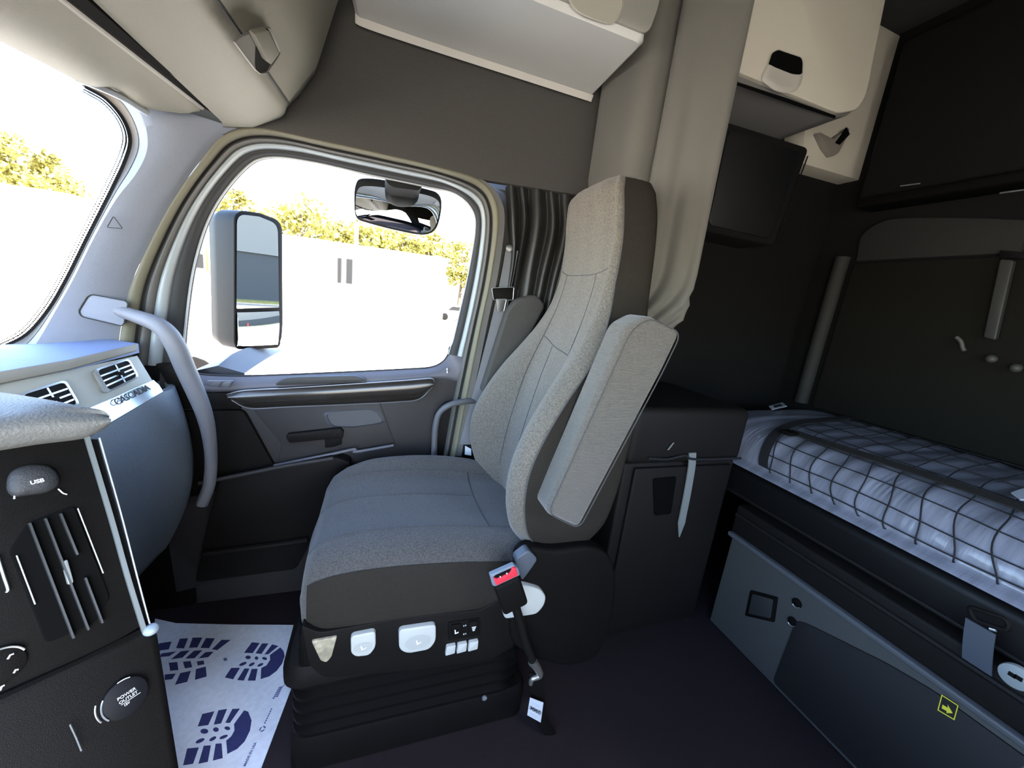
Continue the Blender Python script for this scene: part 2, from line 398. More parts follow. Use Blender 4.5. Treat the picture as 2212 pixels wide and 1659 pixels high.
# waist ledge: from the glass line inwards and down to the gloss strip
inner_px = [(398, 788), (412, 800), (440, 809), (520, 812), (620, 809), (760, 803), (880, 797), (930, 793), (955, 782), (968, 765), (974, 748), (1006, 757)]
inner = cr([P(a, b, 'y', 1.575) for a, b in inner_px], 6)
outer_px = [(345, 786), (400, 830), (440, 842), (505, 842), (600, 836), (760, 828), (880, 820), (935, 815), (965, 815), (990, 820), (1003, 815), (1012, 800)]
outer = cr([P(a, b, 'y', 1.535) for a, b in outer_px], 6)
rows = [inner] + [[lerp(a, b, t) - Y*.012*math.sin(math.pi*t) for a, b in zip(inner, outer)] for t in (.15, .4, .65, .85, 1.0)]
link(sheet(rows, .02, Y*.8 - Z*.6), 'waist_ledge', door_ledge, door, ang=60)
link(tube(inner[3:], .0035, 6), 'glass_weatherstrip', rubber, door)
# pocket on the ledge: plate with the recess shadow in its dark colour
pk = [P(a, b, 'y', 1.522) for a, b in ((590, 833), (612, 817), (640, 815), (770, 812), (797, 822), (740, 828))]
link(prism(rpoly(pk, .02), Y*.02, .003), 'ledge_pocket', mat('pocket_shade', (0.0225, 0.0215, 0.021), .6), door)
# main panel below the ledge
pan_px = [(345, 786), (400, 832), (440, 843), (505, 843), (760, 829), (935, 816), (965, 816), (1012, 815), (1000, 985), (900, 1040), (640, 1220), (380, 1280), (335, 1000)]
link(prism([P(a, b, 'y', 1.548) for a, b in pan_px], Y*.035, .004), 'door_panel', door_grey, door, ang=30)
# forward corner box (dark) below the pillar
fc = [P(a, b, 'y', 1.53) for a, b in ((335, 786), (402, 786), (425, 835), (440, 845), (372, 848))]
link(prism(rpoly(fc, .006), Y*.03, .004), 'corner_cover', charcoal, door)
fl = [P(a, b, 'y', 1.535) for a, b in ((368, 850), (498, 848), (520, 884), (372, 884))]
link(prism(rpoly(fl, .004), Y*.02, .004), 'front_trim', charcoal, door)
spk = [P(a, b, 'y', 1.530) for a, b in ((345, 890), (525, 886), (590, 1003), (600, 1030), (350, 1090))]
link(prism(rpoly(spk, .02), Y*.03, .006), 'speaker_cover', black, door)
# gloss strip (convex)
gt = [(491, 851), (530, 843), (620, 838), (760, 829), (880, 821), (930, 817), (938, 823)]
gb = [(503, 866), (540, 882), (620, 879), (760, 873), (860, 868), (905, 862), (932, 838)]
T, B = cr([P(a, b, 'y', 1.512) for a, b in gt], 6), cr([P(a, b, 'y', 1.520) for a, b in gb], 6)
rows = [[lerp(a, b, t) - Y*(.028*math.sin(math.pi*(.15+.85*t))-.012) for a, b in zip(T, B)] for t in np.linspace(0, 1, 10)]
link(sheet(rows, .018, Y), 'gloss_strip', piano, door, ang=60)
link(tube([p - Y*.004 for p in T] + [p - Y*.002 for p in B[::-1]], .0018, 6, closed=True), 'gloss_strip_edge', mat('dim_trim', (.20, .20, .21), .4, .5), door)
# pull cup
cup = rpoly([P(a, b, 'y', 1.543) for a, b in ((695, 893), (722, 887), (800, 882), (822, 890), (834, 910), (820, 916), (760, 924), (710, 922))], .02)
cc = sum(cup)/len(cup)
rings = [[c for c in cup], [lerp(c, cc, .10)-Y*.004 for c in cup], [lerp(c, cc, .2)+Y*.010 for c in cup], [lerp(c, cc, .45)+Y*.018 for c in cup], [lerp(c, cc, .85)+Y*.021 for c in cup]]
link(loft(rings), 'pull_cup', mat('cup_plastic', (0.0475, 0.05, 0.0575), .5, bump=.3, bscale=800), door)
# inside door handle
hd = [P(a, b, 'y', 1.525) for a, b in ((617, 945), (620, 938), (735, 925), (742, 932), (740, 948), (722, 948), (625, 958))]
dh = link(prism(rpoly(hd, .006), Y*.024, .005), 'door_handle', charcoal, door)
hb = [P(a, b, 'y', 1.535) for a, b in ((701, 946), (738, 940), (738, 960), (720, 966), (702, 968))]
link(prism(rpoly(hb, .004), Y*.02, .003), 'handle_base', black, dh)
# trapezoid of the inner panel and its border, map pocket rims
ip = [P(a, b, 'y', 1.5435) for a, b in ((545, 884), (820, 868), (853, 958), (765, 972), (598, 1003), (608, 960))]
link(prism(rpoly(ip, .012), Y*.012, .003), 'inner_panel', door_grey, door)
r1 = cr([P(a, b, 'y', 1.515) for a, b in ((592, 1006), (650, 994), (720, 980), (768, 970), (768, 976), (850, 962))], 5)
link(tube(r1, .006, 8), 'panel_rim', door_ledge, door)
mp = [P(a, b, 'y', 1.49) for a, b in ((470, 1040), (560, 1020), (720, 986), (760, 1000), (730, 1060), (640, 1230), (420, 1260))]
link(prism(rpoly(mp, .02), Y*.06, .006), 'map_pocket', charcoal, door)
r2 = cr([P(a, b, 'y', 1.485) for a, b in ((430, 1044), (540, 1022), (620, 1006), (720, 990))], 5)
link(tube(r2, .008, 8), 'pocket_rim', door_grey, door)
r3 = cr([P(a, b, 'y', 1.48) for a, b in ((440, 1196), (520, 1186), (600, 1176), (665, 1166))], 5)
link(tube(r3, .012, 8), 'kick_rib', charcoal, door)
# window switch and lock pin
sw = [P(a, b, 'y', 1.522) for a, b in ((438, 832), (446, 823), (503, 823), (495, 838))]
ws = link(prism(rpoly(sw, .004), Y*.012, .003), 'window_switch', door_ledge, door)
for q in (((452, 833), (460, 826), (478, 825), (472, 835)), ((478, 834), (482, 826), (499, 825), (492, 836))):
    link(prism(rpoly([P(a, b, 'y', 1.517) for a, b in q], .003), Y*.01, .002), 'switch_rocker', mat('rocker_plastic', (0.14, 0.147, 0.168), .4), ws)
lp = P(966, 806, 'y', 1.54)
link(tube([lp, lp+Z*.014], .004, 10), 'lock_pin', satin, door)
link(sphere(lp+Z*.016, .006, seg=12, rings=8), 'lock_knob', satin, door)
# tubular assist handle at the back of the door
ah = cr([P(a, b, 'y', yy) for a, b, yy in ((938, 1012, 1.50), (938, 968, 1.49), (941, 920, 1.485), (950, 891, 1.482), (973, 874, 1.48), (1006, 867, 1.49), (1035, 866, 1.52))], 6)
link(tube(ah, .0125, 12), 'assist_handle', mat('handle_grey', (0.091, 0.0945, 0.105), .5, bump=.3, bscale=800), door)
arp = [P(a, b, 'y', 1.54) for a, b in ((928, 985), (938, 895), (960, 868), (1003, 862), (1000, 985))]
link(prism(rpoly(arp, .02), Y*.02, .004), 'handle_recess', charcoal, door)

# =================================================================== SEAT
YC = 1.165
seat = thing('passenger_seat', (.2, YC, 0), 'grey fabric air-suspension passenger seat with folded-up armrests in front of the door', 'seat')
LV = np.array([  # z, front centre x, crest x, half width, back x, crest position (fraction)
    (.585, .500, .480, .215, .600, .75), (.62, .475, .435, .245, .645, .77), (.70, .462, .378, .275, .675, .80), (.80, .468, .352, .287, .690, .80),
    (.90, .483, .356, .287, .700, .79), (1.00, .503, .392, .281, .712, .77), (1.10, .525, .447, .270, .722, .75), (1.20, .552, .515, .252, .730, .73),
    (1.29, .580, .566, .225, .738, .72), (1.37, .600, .596, .205, .742, .72), (1.45, .612, .610, .195, .744, .74), (1.55, .612, .614, .187, .742, .78),
    (1.63, .602, .606, .180, .735, .80), (1.69, .592, .600, .170, .722, .80), (1.715, .596, .606, .160, .708, .80), (1.728, .612, .618, .140, .690, .80)])
def lv(z):
    """smooth interpolation of the section table"""
    i = int(np.clip(np.searchsorted(LV[:, 0], z)-1, 0, len(LV)-2)); t = (z-LV[i, 0])/(LV[i+1, 0]-LV[i, 0])
    p0, p1, p2, p3 = LV[max(i-1, 0)], LV[i], LV[i+1], LV[min(i+2, len(LV)-1)]
    return .5*((2*p1)+(-p0+p2)*t+(2*p0-5*p1+4*p2-p3)*t*t+(-p0+3*p1-3*p2+p3)*t**3)
def back_ring(z, n=5):
    _, xc, xb, hw, xk, cf = lv(z); d = xc-xb
    half = [(0, xc), (.25*hw, xc+.001), (.46*hw, xc-.10*d), ((cf-.16)*hw, xc-.55*d), (cf*hw, xb+.004), ((cf+.12)*hw, xb+.006), (.985*hw, xb+.035), (1.0*hw, xb+.07), (1.0*hw, (xb+xk)/2+.02), (.99*hw, xk-.03), (.93*hw, xk), (.5*hw, xk+.006)]
    pts = half + [(0, xk+.008)] + [(-a, b) for a, b in half[:0:-1]]
    return [V3(x, YC-y, z) for y, x in cr([(a, b) for a, b in pts], n, True)]
zs = list(np.linspace(.585, .70, 8)) + list(np.linspace(.72, 1.64, 36)) + list(np.linspace(1.655, 1.728, 9))
rings = [back_ring(z) for z in zs]
ctr = sum(rings[-1])/len(rings[-1]); rings += [[lerp(p, ctr+Z*.006, .35)+Z*.003 for p in rings[-1]], [lerp(p, ctr+Z*.006, .8)+Z*.001 for p in rings[-1]]]
back = link(loft(rings), 'backrest', fabric, seat, ang=60)
def front_x(y, z):
    _, xc, xb, hw, xk, cf = lv(z); a = abs(y-YC)/hw; d = xc-xb
    xs = [0, .25, .46, cf-.16, cf, cf+.12, .985]; vs = [xc, xc+.001, xc-.10*d, xc-.55*d, xb+.004, xb+.006, xb+.035]
    return float(np.interp(a, xs, vs))
def bseam(pts, r=.0014, name='seam'):
    p = cr([V3(front_x(y, z)-.0004, y, z) for y, z in pts], 8)
    p = [V3(front_x(q[1], q[2])-.0004, q[1], q[2]) for q in p]
    link(tube(p, r, 5), name, seam_m, back)
bseam([(YC-.17, 1.475), (YC-.10, 1.455), (YC, 1.452), (YC+.10, 1.455), (YC+.17, 1.475)])
bseam([(YC-.10, 1.455), (YC-.105, 1.35), (YC-.115, 1.25), (YC-.125, 1.15), (YC-.13, 1.05), (YC-.13, .90), (YC-.13, .72)])
bseam([(YC+.10, 1.455), (YC+.105, 1.35), (YC+.115, 1.25), (YC+.125, 1.15), (YC+.13, 1.05), (YC+.13, .90), (YC+.13, .72)])
bseam([(YC-.115, 1.20), (YC, 1.21), (YC+.115, 1.235)])
bseam([(YC+.02, 1.21), (YC+.02, 1.05), (YC+.02, .85), (YC+.02, .70)])
# side panels of the back in the darker cloth, laid over the sides
for sgn in (-1, 1):
    rows = []
    for z in np.linspace(.60, 1.715, 46):
        _, xc, xb, hw, xk, cf = lv(z); hs = float(np.clip((z-1.22)/.2, 0, 1))
        rows.append([V3(x-.0015*hs, YC+sgn*(hw*f+.0065-.004*hs), z) for x, f in ((xb+.040-.024*hs, .985-.014*hs), (xb+.07-.02*hs, 1.0), ((xb+xk)/2+.02, 1.004), (xk-.03, 1.004), (xk-.008, .985), (xk+.004, .95), (xk+.012, .6), (xk+.014, .2))])
    link(sheet(rows), 'side_panel', fabric_side_shade, back, ang=60)
    ln = [V3(lv(z)[2]+.040-.0255*float(np.clip((z-1.22)/.2, 0, 1)), YC+sgn*(lv(z)[3]*(.985-.014*float(np.clip((z-1.22)/.2, 0, 1)))+.0065-.0035*float(np.clip((z-1.22)/.2, 0, 1))), z) for z in np.linspace(.60, 1.71, 40)]
    link(tube(ln, .0020, 6), 'piping', seam_m, back)

# cushion: sections along x, in (y, z)
CV = np.array([  # x, top centre z, crest z, bottom z, half width
    (-.172, .575, .575, .520, .235), (-.166, .610, .612, .485, .255), (-.145, .640, .652, .462, .268), (-.10, .660, .684, .452, .276), (-.02, .672, .712, .448, .281),
    (.10, .672, .722, .450, .283), (.22, .664, .720, .452, .283), (.34, .650, .705, .456, .282), (.44, .640, .680, .460, .278), (.53, .630, .655, .465, .270), (.56, .60, .62, .48, .26)])
def cvx(x):
    i = int(np.clip(np.searchsorted(CV[:, 0], x)-1, 0, len(CV)-2)); t = (x-CV[i, 0])/(CV[i+1, 0]-CV[i, 0])
    p0, p1, p2, p3 = CV[max(i-1, 0)], CV[i], CV[i+1], CV[min(i+2, len(CV)-1)]
    return .5*((2*p1)+(-p0+p2)*t+(2*p0-5*p1+4*p2-p3)*t*t+(-p0+3*p1-3*p2+p3)*t**3)
CXS = [0, .30, .52, .66, .78, .88, .95, 1.0]
def ctop(a, c, nearside=False):
    _, zc, zr, zb, hw = c; d = zr-zc
    if nearside:                                  # the side bolster towards the aisle is flatter, with a firm edge
        return float(np.interp(a, [0, .30, .52, .62, .74, .85, .93, .98, 1.0], [zc, zc+.002, zc+.008, zc+.010, zc+.008, zc-.004, zc-.022, zc-.050, zc-.085]))
    vs = [zc, zc+.002, zc+.12*d, zc+.55*d, zr, zr-.008, zr-.04, zr-.085]
    return float(np.interp(a, CXS, vs))
def cushion_ring(x, n=4):
    c = cvx(x); hw = c[4]; zb = c[3]
    def hf(ns): return [(a*hw, max(ctop(a, c, ns), zb+.03)) for a in CXS] + [(1.005*hw, zb+.05 if ctop(1, c)-zb > .06 else zb+.02), (.98*hw, zb+.012), (.9*hw, zb)]
    pts = hf(True) + [(0, zb-.004)] + [(-a, b) for a, b in hf(False)[:0:-1]]
    return [V3(x, YC-a, z) for a, z in cr(pts, n, True)]
xs = list(np.linspace(-.172, -.10, 12)) + list(np.linspace(-.085, .50, 24)) + [.52, .54, .56]
rings = [cushion_ring(x) for x in xs]; ctr = sum(rings[0])/len(rings[0])
rings = [[lerp(p, ctr-X*.012, .85) for p in rings[0]], [lerp(p, ctr-X*.009, .45) for p in rings[0]], [lerp(p, ctr-X*.004, .15) for p in rings[0]]] + rings
cush = link(loft(rings), 'seat_cushion', mat('cushion_fabric', (0.0608, 0.0574, 0.054), .95, bump=.6, bscale=520, var=.32, vscale=230, sheen=.2), seat, ang=60)
def cseam(pts, r=.0016):
    p = cr([V3(x, y, 0) for x, y in pts], 8)
    q = [V3(a[0], a[1], ctop(abs(a[1]-YC)/cvx(a[0])[4], cvx(a[0]), a[1] < YC)+.0004) for a in p]
    link(tube(q, r, 5), 'seam', seam_m, cush)
cseam([(-.160, YC-.175), (-.10, YC-.175), (.05, YC-.175), (.25, YC-.175), (.46, YC-.17)])
cseam([(-.160, YC+.175), (-.10, YC+.175), (.05, YC+.175), (.25, YC+.175), (.46, YC+.17)])
cseam([(-.160, YC+.03), (-.05, YC+.03), (.15, YC+.03), (.33, YC+.03)])
cseam([(.335, YC-.172), (.33, YC), (.335, YC+.172)])
# shade on the cushion sides, put in as a darker overlay
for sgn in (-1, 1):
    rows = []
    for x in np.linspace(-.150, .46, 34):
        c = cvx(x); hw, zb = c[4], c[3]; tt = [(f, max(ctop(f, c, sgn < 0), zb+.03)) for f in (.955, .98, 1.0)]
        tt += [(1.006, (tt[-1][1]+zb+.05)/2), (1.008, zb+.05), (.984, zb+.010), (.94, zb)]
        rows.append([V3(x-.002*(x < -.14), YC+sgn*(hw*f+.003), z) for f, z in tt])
    link(sheet(rows), 'side_panel', fabric_side_shade, cush, ang=60)
# plastic side cover with its switches
YS = .878
cv = rpoly([P(a, b, 'y', YS) for a, b in ((648, 1350), (690, 1368), (860, 1336), (1040, 1318), (1090, 1285), (1120, 1300), (1110, 1398), (1060, 1425), (900, 1448), (700, 1466), (668, 1440))], .02)
cover = link(prism(cv, Y*.05, .008, 3), 'side_cover', charcoal, seat, ang=50)
link(prism(rpoly([p+Y*.47 for p in cv], .001), Y*.05, .004), 'side_cover', charcoal, seat, ang=50)
for q, r in ((((757, 1376), (811, 1365), (812, 1398), (798, 1417), (768, 1420), (758, 1412)), .012), (((861, 1362), (942, 1350), (942, 1385), (928, 1404), (880, 1413), (862, 1404)), .014)):
    pl = rpoly([P(a, b, 'y', YS-.014) for a, b in q], r)
    lev = link(prism(pl, Y*.02, .004, 3), 'lever', lever_m, cover, label='pale grey adjustment lever')
    c = sum(pl)/len(pl); w = np.linalg.norm(pl[0]-pl[len(pl)//2])*.28
    rings = [[c + V3(math.cos(t)*w*1.15, -.0008, math.sin(t)*w*.75)*1.0 for t in np.linspace(0, 2*math.pi, 25)[:-1]]]
    rings.append([lerp(p, c, .25)+Y*.0006 for p in rings[0]]); rings.append([lerp(p, c, .9)+Y*.0007 for p in rings[0]])
    link(loft(rings), 'thumb_dish', mat('lever_dish', (0.416, 0.424, 0.4), .35), lev)
    ic = prism([c+V3(-.006, -.0035, .008), c+V3(-.003, -.0035, .008), c+V3(0, -.0035, -.002), c+V3(.008, -.0035, .002), c+V3(.008, -.0035, -.001), c+V3(-.003, -.0035, -.006)], Y*.001)
    link(ic, 'seat_icon', mat('icon_print', (.85, .86, .82), .5), lev)
pw = rpoly([P(a, b, 'y', YS-.004) for a, b in ((968, 1346), (1037, 1336), (1038, 1373), (969, 1385))], .004)
swp = link(prism(pw, Y*.01, .002), 'switch_panel', black, cover)
for q in (((976, 1352), (995, 1349), (995, 1376), (977, 1378)), ((1013, 1345), (1033, 1342), (1033, 1370), (1014, 1372))):
    pl = rpoly([P(a, b, 'y', YS-.011) for a, b in q], .003); rk = link(prism(pl, Y*.01, .002), 'rocker_switch', black, swp)
    c = sum(pl)/len(pl)
    if q[0][0] < 1000:
        ic = prism([c+V3(-.006, -.002, .007), c+V3(-.003, -.002, .007), c+V3(-.001, -.002, -.003), c+V3(.006, -.002, -.001), c+V3(.006, -.002, -.005), c+V3(-.004, -.002, -.007)], Y*.001)
        link(ic, 'seat_icon', white_print, rk)
    else:
        ic = nbm()
        for k, w in enumerate((.006, .0045, .003)): join(ic, box(c+V3(-w, -.002, .004-k*.0055), c+V3(w, -.001, .0065-k*.0055)))
        link(ic, 'bar_icon', white_print, rk)
for a, b in ((1002, 1352), (1006, 1351), (1002, 1370), (1006, 1369)): link(box(P(a, b, 'y', YS-.006)-.0012, P(a, b, 'y', YS-.006)+.0012), 'indicator_mark', white_print, swp)
for k in range(3):
    a = 962+24.5*k; b = 1401-4.6*k
    pl = rpoly([P(x, y, 'y', YS-.010) for x, y in ((a+3, b-3), (a+23, b-7), (a+21, b+11), (a, b+17))], .004)
    link(prism(pl, Y*.02, .004), 'lumbar_key', lever_m, cover)
# recliner side cover and hinge at the back of the seat
rc = cr([P(a, b, 'y', .868) for a, b in ((1118, 1212), (1150, 1185), (1200, 1190), (1290, 1185), (1330, 1230), (1325, 1330), (1290, 1420), (1210, 1440), (1110, 1395), (1105, 1300))], 4, True)
rcov = link(prism(rc, Y*.045, .014, 3), 'recliner_cover', black, seat, ang=60)
hg = [P(a, b, 'y', .852) for a, b in ((1113, 1210), (1142, 1188), (1162, 1208), (1150, 1226), (1128, 1256))]
link(prism(rpoly(hg, .012), Y*.03, .008, 3), 'hinge_cap', mat('hinge_plastic', (0.08, 0.092, 0.112), .4), seat, ang=60)
rl = rpoly([P(a, b, 'y', .85) for a, b in ((1085, 1310), (1098, 1272), (1130, 1264), (1168, 1274), (1181, 1290), (1176, 1310), (1160, 1328), (1090, 1339))], .014)
link(prism(rl, Y*.02, .006, 3), 'recline_lever', lever_m, seat, ang=60)
# white corner of the far lever and pale tool tag at the cushion front
tg = [P(a, b, 'y', 1.0) for a, b in ((648, 1300), (657, 1298), (660, 1340), (654, 1356), (648, 1345))]
link(prism(rpoly(tg, .004), X*.012, .002), 'front_lever', lever_m, seat)
fl_ = rpoly([P(a, b, 'y', YS-.006) for a, b in ((672, 1386), (728, 1376), (716, 1420), (705, 1432), (692, 1428))], .006)
link(prism(fl_, Y*.02, .003), 'foil_tag', mat('tan_tag', (0.336, 0.296, 0.208), .6, bump=1.0, bscale=90, var=.25, vscale=60), seat)
# armrests (thing > armrest > stitching)
def armrest(side, pts_px, yn, yf, mtl, bev):
    pl = rpoly([P(a, b, 'y', yn) for a, b in pts_px], [.022]*len(pts_px))
    return link(prism(pl, Y*(yf-yn), bev, 4), 'armrest', mtl, seat, ang=60)
a1 = armrest(-1, [(1352, 705), (1400, 680), (1472, 716), (1432, 800), (1250, 1143), (1178, 1110)], .800, .872, arm_fabric, .012)
st = cr([P(a, b, 'y', .803) for a, b in ((1398, 712), (1330, 815), (1245, 960), (1196, 1090))], 8)
pl2 = rpoly([P(a, b, 'y', .803) for a, b in ((1362, 712), (1404, 686), (1470, 719), (1430, 802), (1250, 1141), (1182, 1108))], .03)
link(tube([p-Y*.0035 for p in pl2], .0016, 5, closed=True), 'stitching', seam_m, a1)
ax_f = unit(P(1250, 960, 'y', .83)-P(1400, 700, 'y', .83))
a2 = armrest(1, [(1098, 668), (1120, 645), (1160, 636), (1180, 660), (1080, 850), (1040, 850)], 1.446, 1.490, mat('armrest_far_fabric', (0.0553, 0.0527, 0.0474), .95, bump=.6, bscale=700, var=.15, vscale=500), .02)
# pedestal: upper tray, bellows, base
ped = link(box((-.175, .905, .330), (.50, 1.425, .455), .02), 'seat_frame', black, seat)
tr_ = rpoly([V3(-.215, .890, .30), V3(.50, .905, .30), V3(.50, 1.43, .30), V3(-.215, 1.44, .30)], .06, 6)
rings = [[p+Z*.0 for p in tr_], [p+Z*.035 for p in tr_], [lerp(p, V3(.14, 1.165, p[2]), .04)+Z*.055 for p in tr_]]
link(loft(rings), 'seat_tray', charcoal, seat, ang=50)
rings = []
for k, z in enumerate(np.linspace(.30, .115, 19)):
    o = .018*(1 if k % 4 in (1, 2) else 0) - .012
    rg = rpoly([V3(-.19-o, .905-o, z), V3(.46+o, .905-o, z), V3(.46+o, 1.425+o, z), V3(-.19-o, 1.425+o, z)], .06, 6); rings.append(rg)
link(loft(rings), 'bellows', mat('bellows_rubber', (0.004, 0.0034, 0.003), .55, spec=.1), seat, ang=50)
rb = rpoly([V3(-.20, .895, 0), V3(.50, .895, 0), V3(.50, 1.435, 0), V3(-.20, 1.435, 0)], .05, 6)
link(loft([rb, [p+Z*.10 for p in rb], [lerp(p, V3(.15, 1.165, 0), .03)*V3(1, 1, 0)+Z*.118 for p in rb]]), 'seat_base', black, seat, ang=50)
link(disc(P(1047, 1510, 'y', .889), -Y, .008, .006), 'bolt', satin, seat)

# =================================================================== seat belt buckle on its stalk
YB = .80
bk = thing('belt_buckle', P(1195, 1580, 'y', YB)*V3(1, 1, 0), 'black belt buckle with red release button standing on a stalk beside the seat', 'buckle')
top = P(1092, 1250, 'y', YB); low = P(1112, 1308, 'y', YB)
zd = unit(top-low); xd = unit(P(1122, 1232, 'y', YB)-P(1064, 1258, 'y', YB)); xd = unit(xd-zd*(xd @ zd)); yd = np.cross(zd, xd)
hl = np.linalg.norm(top-low)
link(obox((top+low)/2, (xd, yd, zd), (.072, .034, hl*1.05), .010, 4), 'buckle_housing', black, bk)
fr = rpoly([P(a, b, 'y', YB-.020) for a, b in ((1058, 1243), (1110, 1220), (1120, 1228), (1124, 1243), (1070, 1268), (1064, 1266))], .004)
link(prism(fr, Y*.012, .003), 'buckle_frame', mat('buckle_frame_plastic', (.16, .19, .23), .4), bk)
sl = rpoly([P(a, b, 'y', YB-.0225) for a, b in ((1068, 1245), (1108, 1227), (1114, 1238), (1072, 1258))], .003)
link(prism(sl, Y*.004, 0), 'buckle_slot', black, bk)
rd = rpoly([P(a, b, 'y', YB-.026) for a, b in ((1066, 1248), (1074, 1251), (1102, 1238), (1107, 1228), (1115, 1227), (1119, 1243), (1072, 1265))], .003)
link(prism(rd, Y*.01, .002), 'release_button', red, bk, label='red release button')
for a, b in ((1081, 1246), (1095, 1239)): link(sphere(P(a, b, 'y', YB-.026), .003, seg=10, rings=6), 'slot_pin', satin, bk)
stalk = cr([P(a, b, 'y', YB+d) for a, b, d in ((1113, 1308, .004), (1124, 1345, .008), (1136, 1390, .012), (1153, 1432, .016))], 6)
link(tube(stalk, .0125, 12), 'stalk', charcoal, bk)
cl = cr([P(a, b, 'y', YB+.012) for a, b in ((1150, 1428), (1160, 1442), (1166, 1458), (1150, 1466), (1146, 1478))], 5)
link(tube(cl, list(np.linspace(.014, .006, len(cl))), 10), 'steel_clamp', mat('steel', (.34, .32, .28), .35, .8), bk)
wb = [P(a, b, 'y', YB+.014) for a, b in ((1158, 1455), (1162, 1500), (1167, 1550), (1190, 1588))]
link(strap(cr(wb, 5), unit(P(1180, 1500, 'y', YB)-P(1145, 1495, 'y', YB)), .055, .004), 'anchor_webbing', black, bk)
lb = [P(a, b, 'y', YB-.002) for a, b in ((1145, 1507), (1174, 1518), (1168, 1561), (1139, 1545))]
tagp = link(prism(lb, Y*.001), 'label', paper, bk, smooth=False, label='white printed label')
xd = unit(lb[2]-lb[3]); yd = unit(lb[0]-lb[3])
n_ = unit(np.cross(xd, yd)); 
wl_lab = np.linalg.norm(lb[2]-lb[3])
link(text_bm('IMMI\u00ae', lerp(lb[3], lb[0], .40)+xd*wl_lab*.05+n_*.0004, xd, yd, wl_lab*.30, .0002, True, .2), 'label_text', ink, tagp, smooth=False)
ln = nbm()
for t0, w in ((.20, .6), (.10, .5), (.72, .45), (.82, .6)):
    a = lerp(lb[3], lb[0], t0)+xd*wl_lab*.12+n_*.0004; join(ln, prism([a, a+xd*wl_lab*w, a+xd*wl_lab*w+yd*.0016, a+yd*.0016], n_*.0002))
link(ln, 'label_lines', mat('faint_print', (.42, .46, .52), .7), tagp, smooth=False)

# =================================================================== shoulder belt on the pillar
sb = thing('shoulder_belt', P(1040, 800, 'y', 1.48)*V3(1, 1, 0)+Z*.6, 'grey shoulder belt hanging from the pillar behind the window curtain', 'seat belt')
bp = cr([P(a, b, 'y', yy) for a, b, yy in ((1106, 540, 1.515), (1095, 600, 1.51), (1078, 680, 1.503), (1062, 745, 1.50), (1040, 830, 1.498), (1005, 960, 1.498))], 6)
link(strap(bp, [X]*len(bp), .052, .003), 'webbing', belt_m, sb)
link(disc(P(1100, 536, 'y', 1.505), V3(-.3, -1, 0), .014, .012), 'anchor_bolt', mat('dark_steel', (.12, .12, .12), .35, .7), sb)
tb = rpoly([P(a, b, 'y', 1.490) for a, b in ((1062, 622), (1110, 620), (1108, 648), (1066, 648))], .006)
tng = link(prism(tb, Y*.010, .004), 'tongue_grip', black, sb)
tb2 = rpoly([P(a, b, 'y', 1.490) for a, b in ((1072, 646), (1094, 646), (1088, 673), (1076, 673))], .004)
link(prism(tb2, Y*.004, .001), 'latch_plate', mat('dark_steel', (.12, .12, .12), .35, .7), tng)
link(tube(rpoly([p-Y*.001 for p in tb], .003, 3), .0013, 6, closed=True), 'tongue_edge', satin, tng)
link(tube(rpoly([p-Y*.001 for p in tb2], .003, 3), .0011, 6, closed=True), 'latch_edge', satin, tng)
wt = [P(a, b, 'y', 1.485) for a, b in ((1005, 963), (1018, 970), (1018, 984), (1004, 982))]
link(prism(wt, Y*.002), 'anchor_label', paper, sb, smooth=False)
# white anchor label backing on the pillar foot
link(tube(cr([P(a, b, 'y', 1.485) for a, b in ((1008, 996), (1020, 990), (1030, 1000))], 4), .006, 8), 'anchor_bracket', charcoal, sb)

# =================================================================== window curtain, gathered on the pillar
wc_top = [(1093, 404), (1106, 400), (1118, 404), (1128, 402), (1140, 398), (1152, 403), (1163, 401), (1178, 404), (1192, 410), (1206, 412), (1222, 420), (1240, 425)]
wc_mid = [(1098, 480), (1110, 478), (1122, 482), (1134, 478), (1142, 484), (1150, 482), (1165, 480), (1180, 490), (1196, 492), (1208, 495), (1222, 500), (1240, 505)]
wc_low = [(1102, 560), (1109, 562), (1116, 566), (1122, 562), (1128, 570), (1136, 572), (1150, 570), (1162, 580), (1176, 585), (1188, 590), (1200, 595), (1215, 600)]
wc_bot = [(1082, 690), (1086, 690), (1091, 694), (1097, 692), (1104, 696), (1114, 700), (1126, 700), (1136, 705), (1146, 708), (1156, 712), (1168, 715), (1180, 720)]
dep = [.00, -.030, .004, -.032, .006, -.020, -.040, .0, -.03, .004, -.03, 0]
def crow(px, base, g): return cr([P(a, b, 'y', base+d*g) for (a, b), d in zip(px, dep)], 5)
wc_end = [(1058, 772), (1060, 772), (1062, 774), (1065, 773), (1069, 775), (1074, 776), (1080, 778), (1086, 780), (1092, 781), (1098, 782), (1104, 783), (1110, 784)]
rA, rB, rC, rD, rE = crow(wc_top, 1.54, .8), crow(wc_mid, 1.535, 1.2), crow(wc_low, 1.53, 1.1), crow(wc_bot, 1.525, .6), crow(wc_end, 1.52, .3)
rows = list(zip(*[cr([a, b, c, d, e], 6) for a, b, c, d, e in zip(rA, rB, rC, rD, rE)]))
link(sheet([list(r) for r in rows], .003), 'window_curtain', leather, None, ang=80, label='black window curtain gathered in folds between window and passenger seat', cat='curtain')

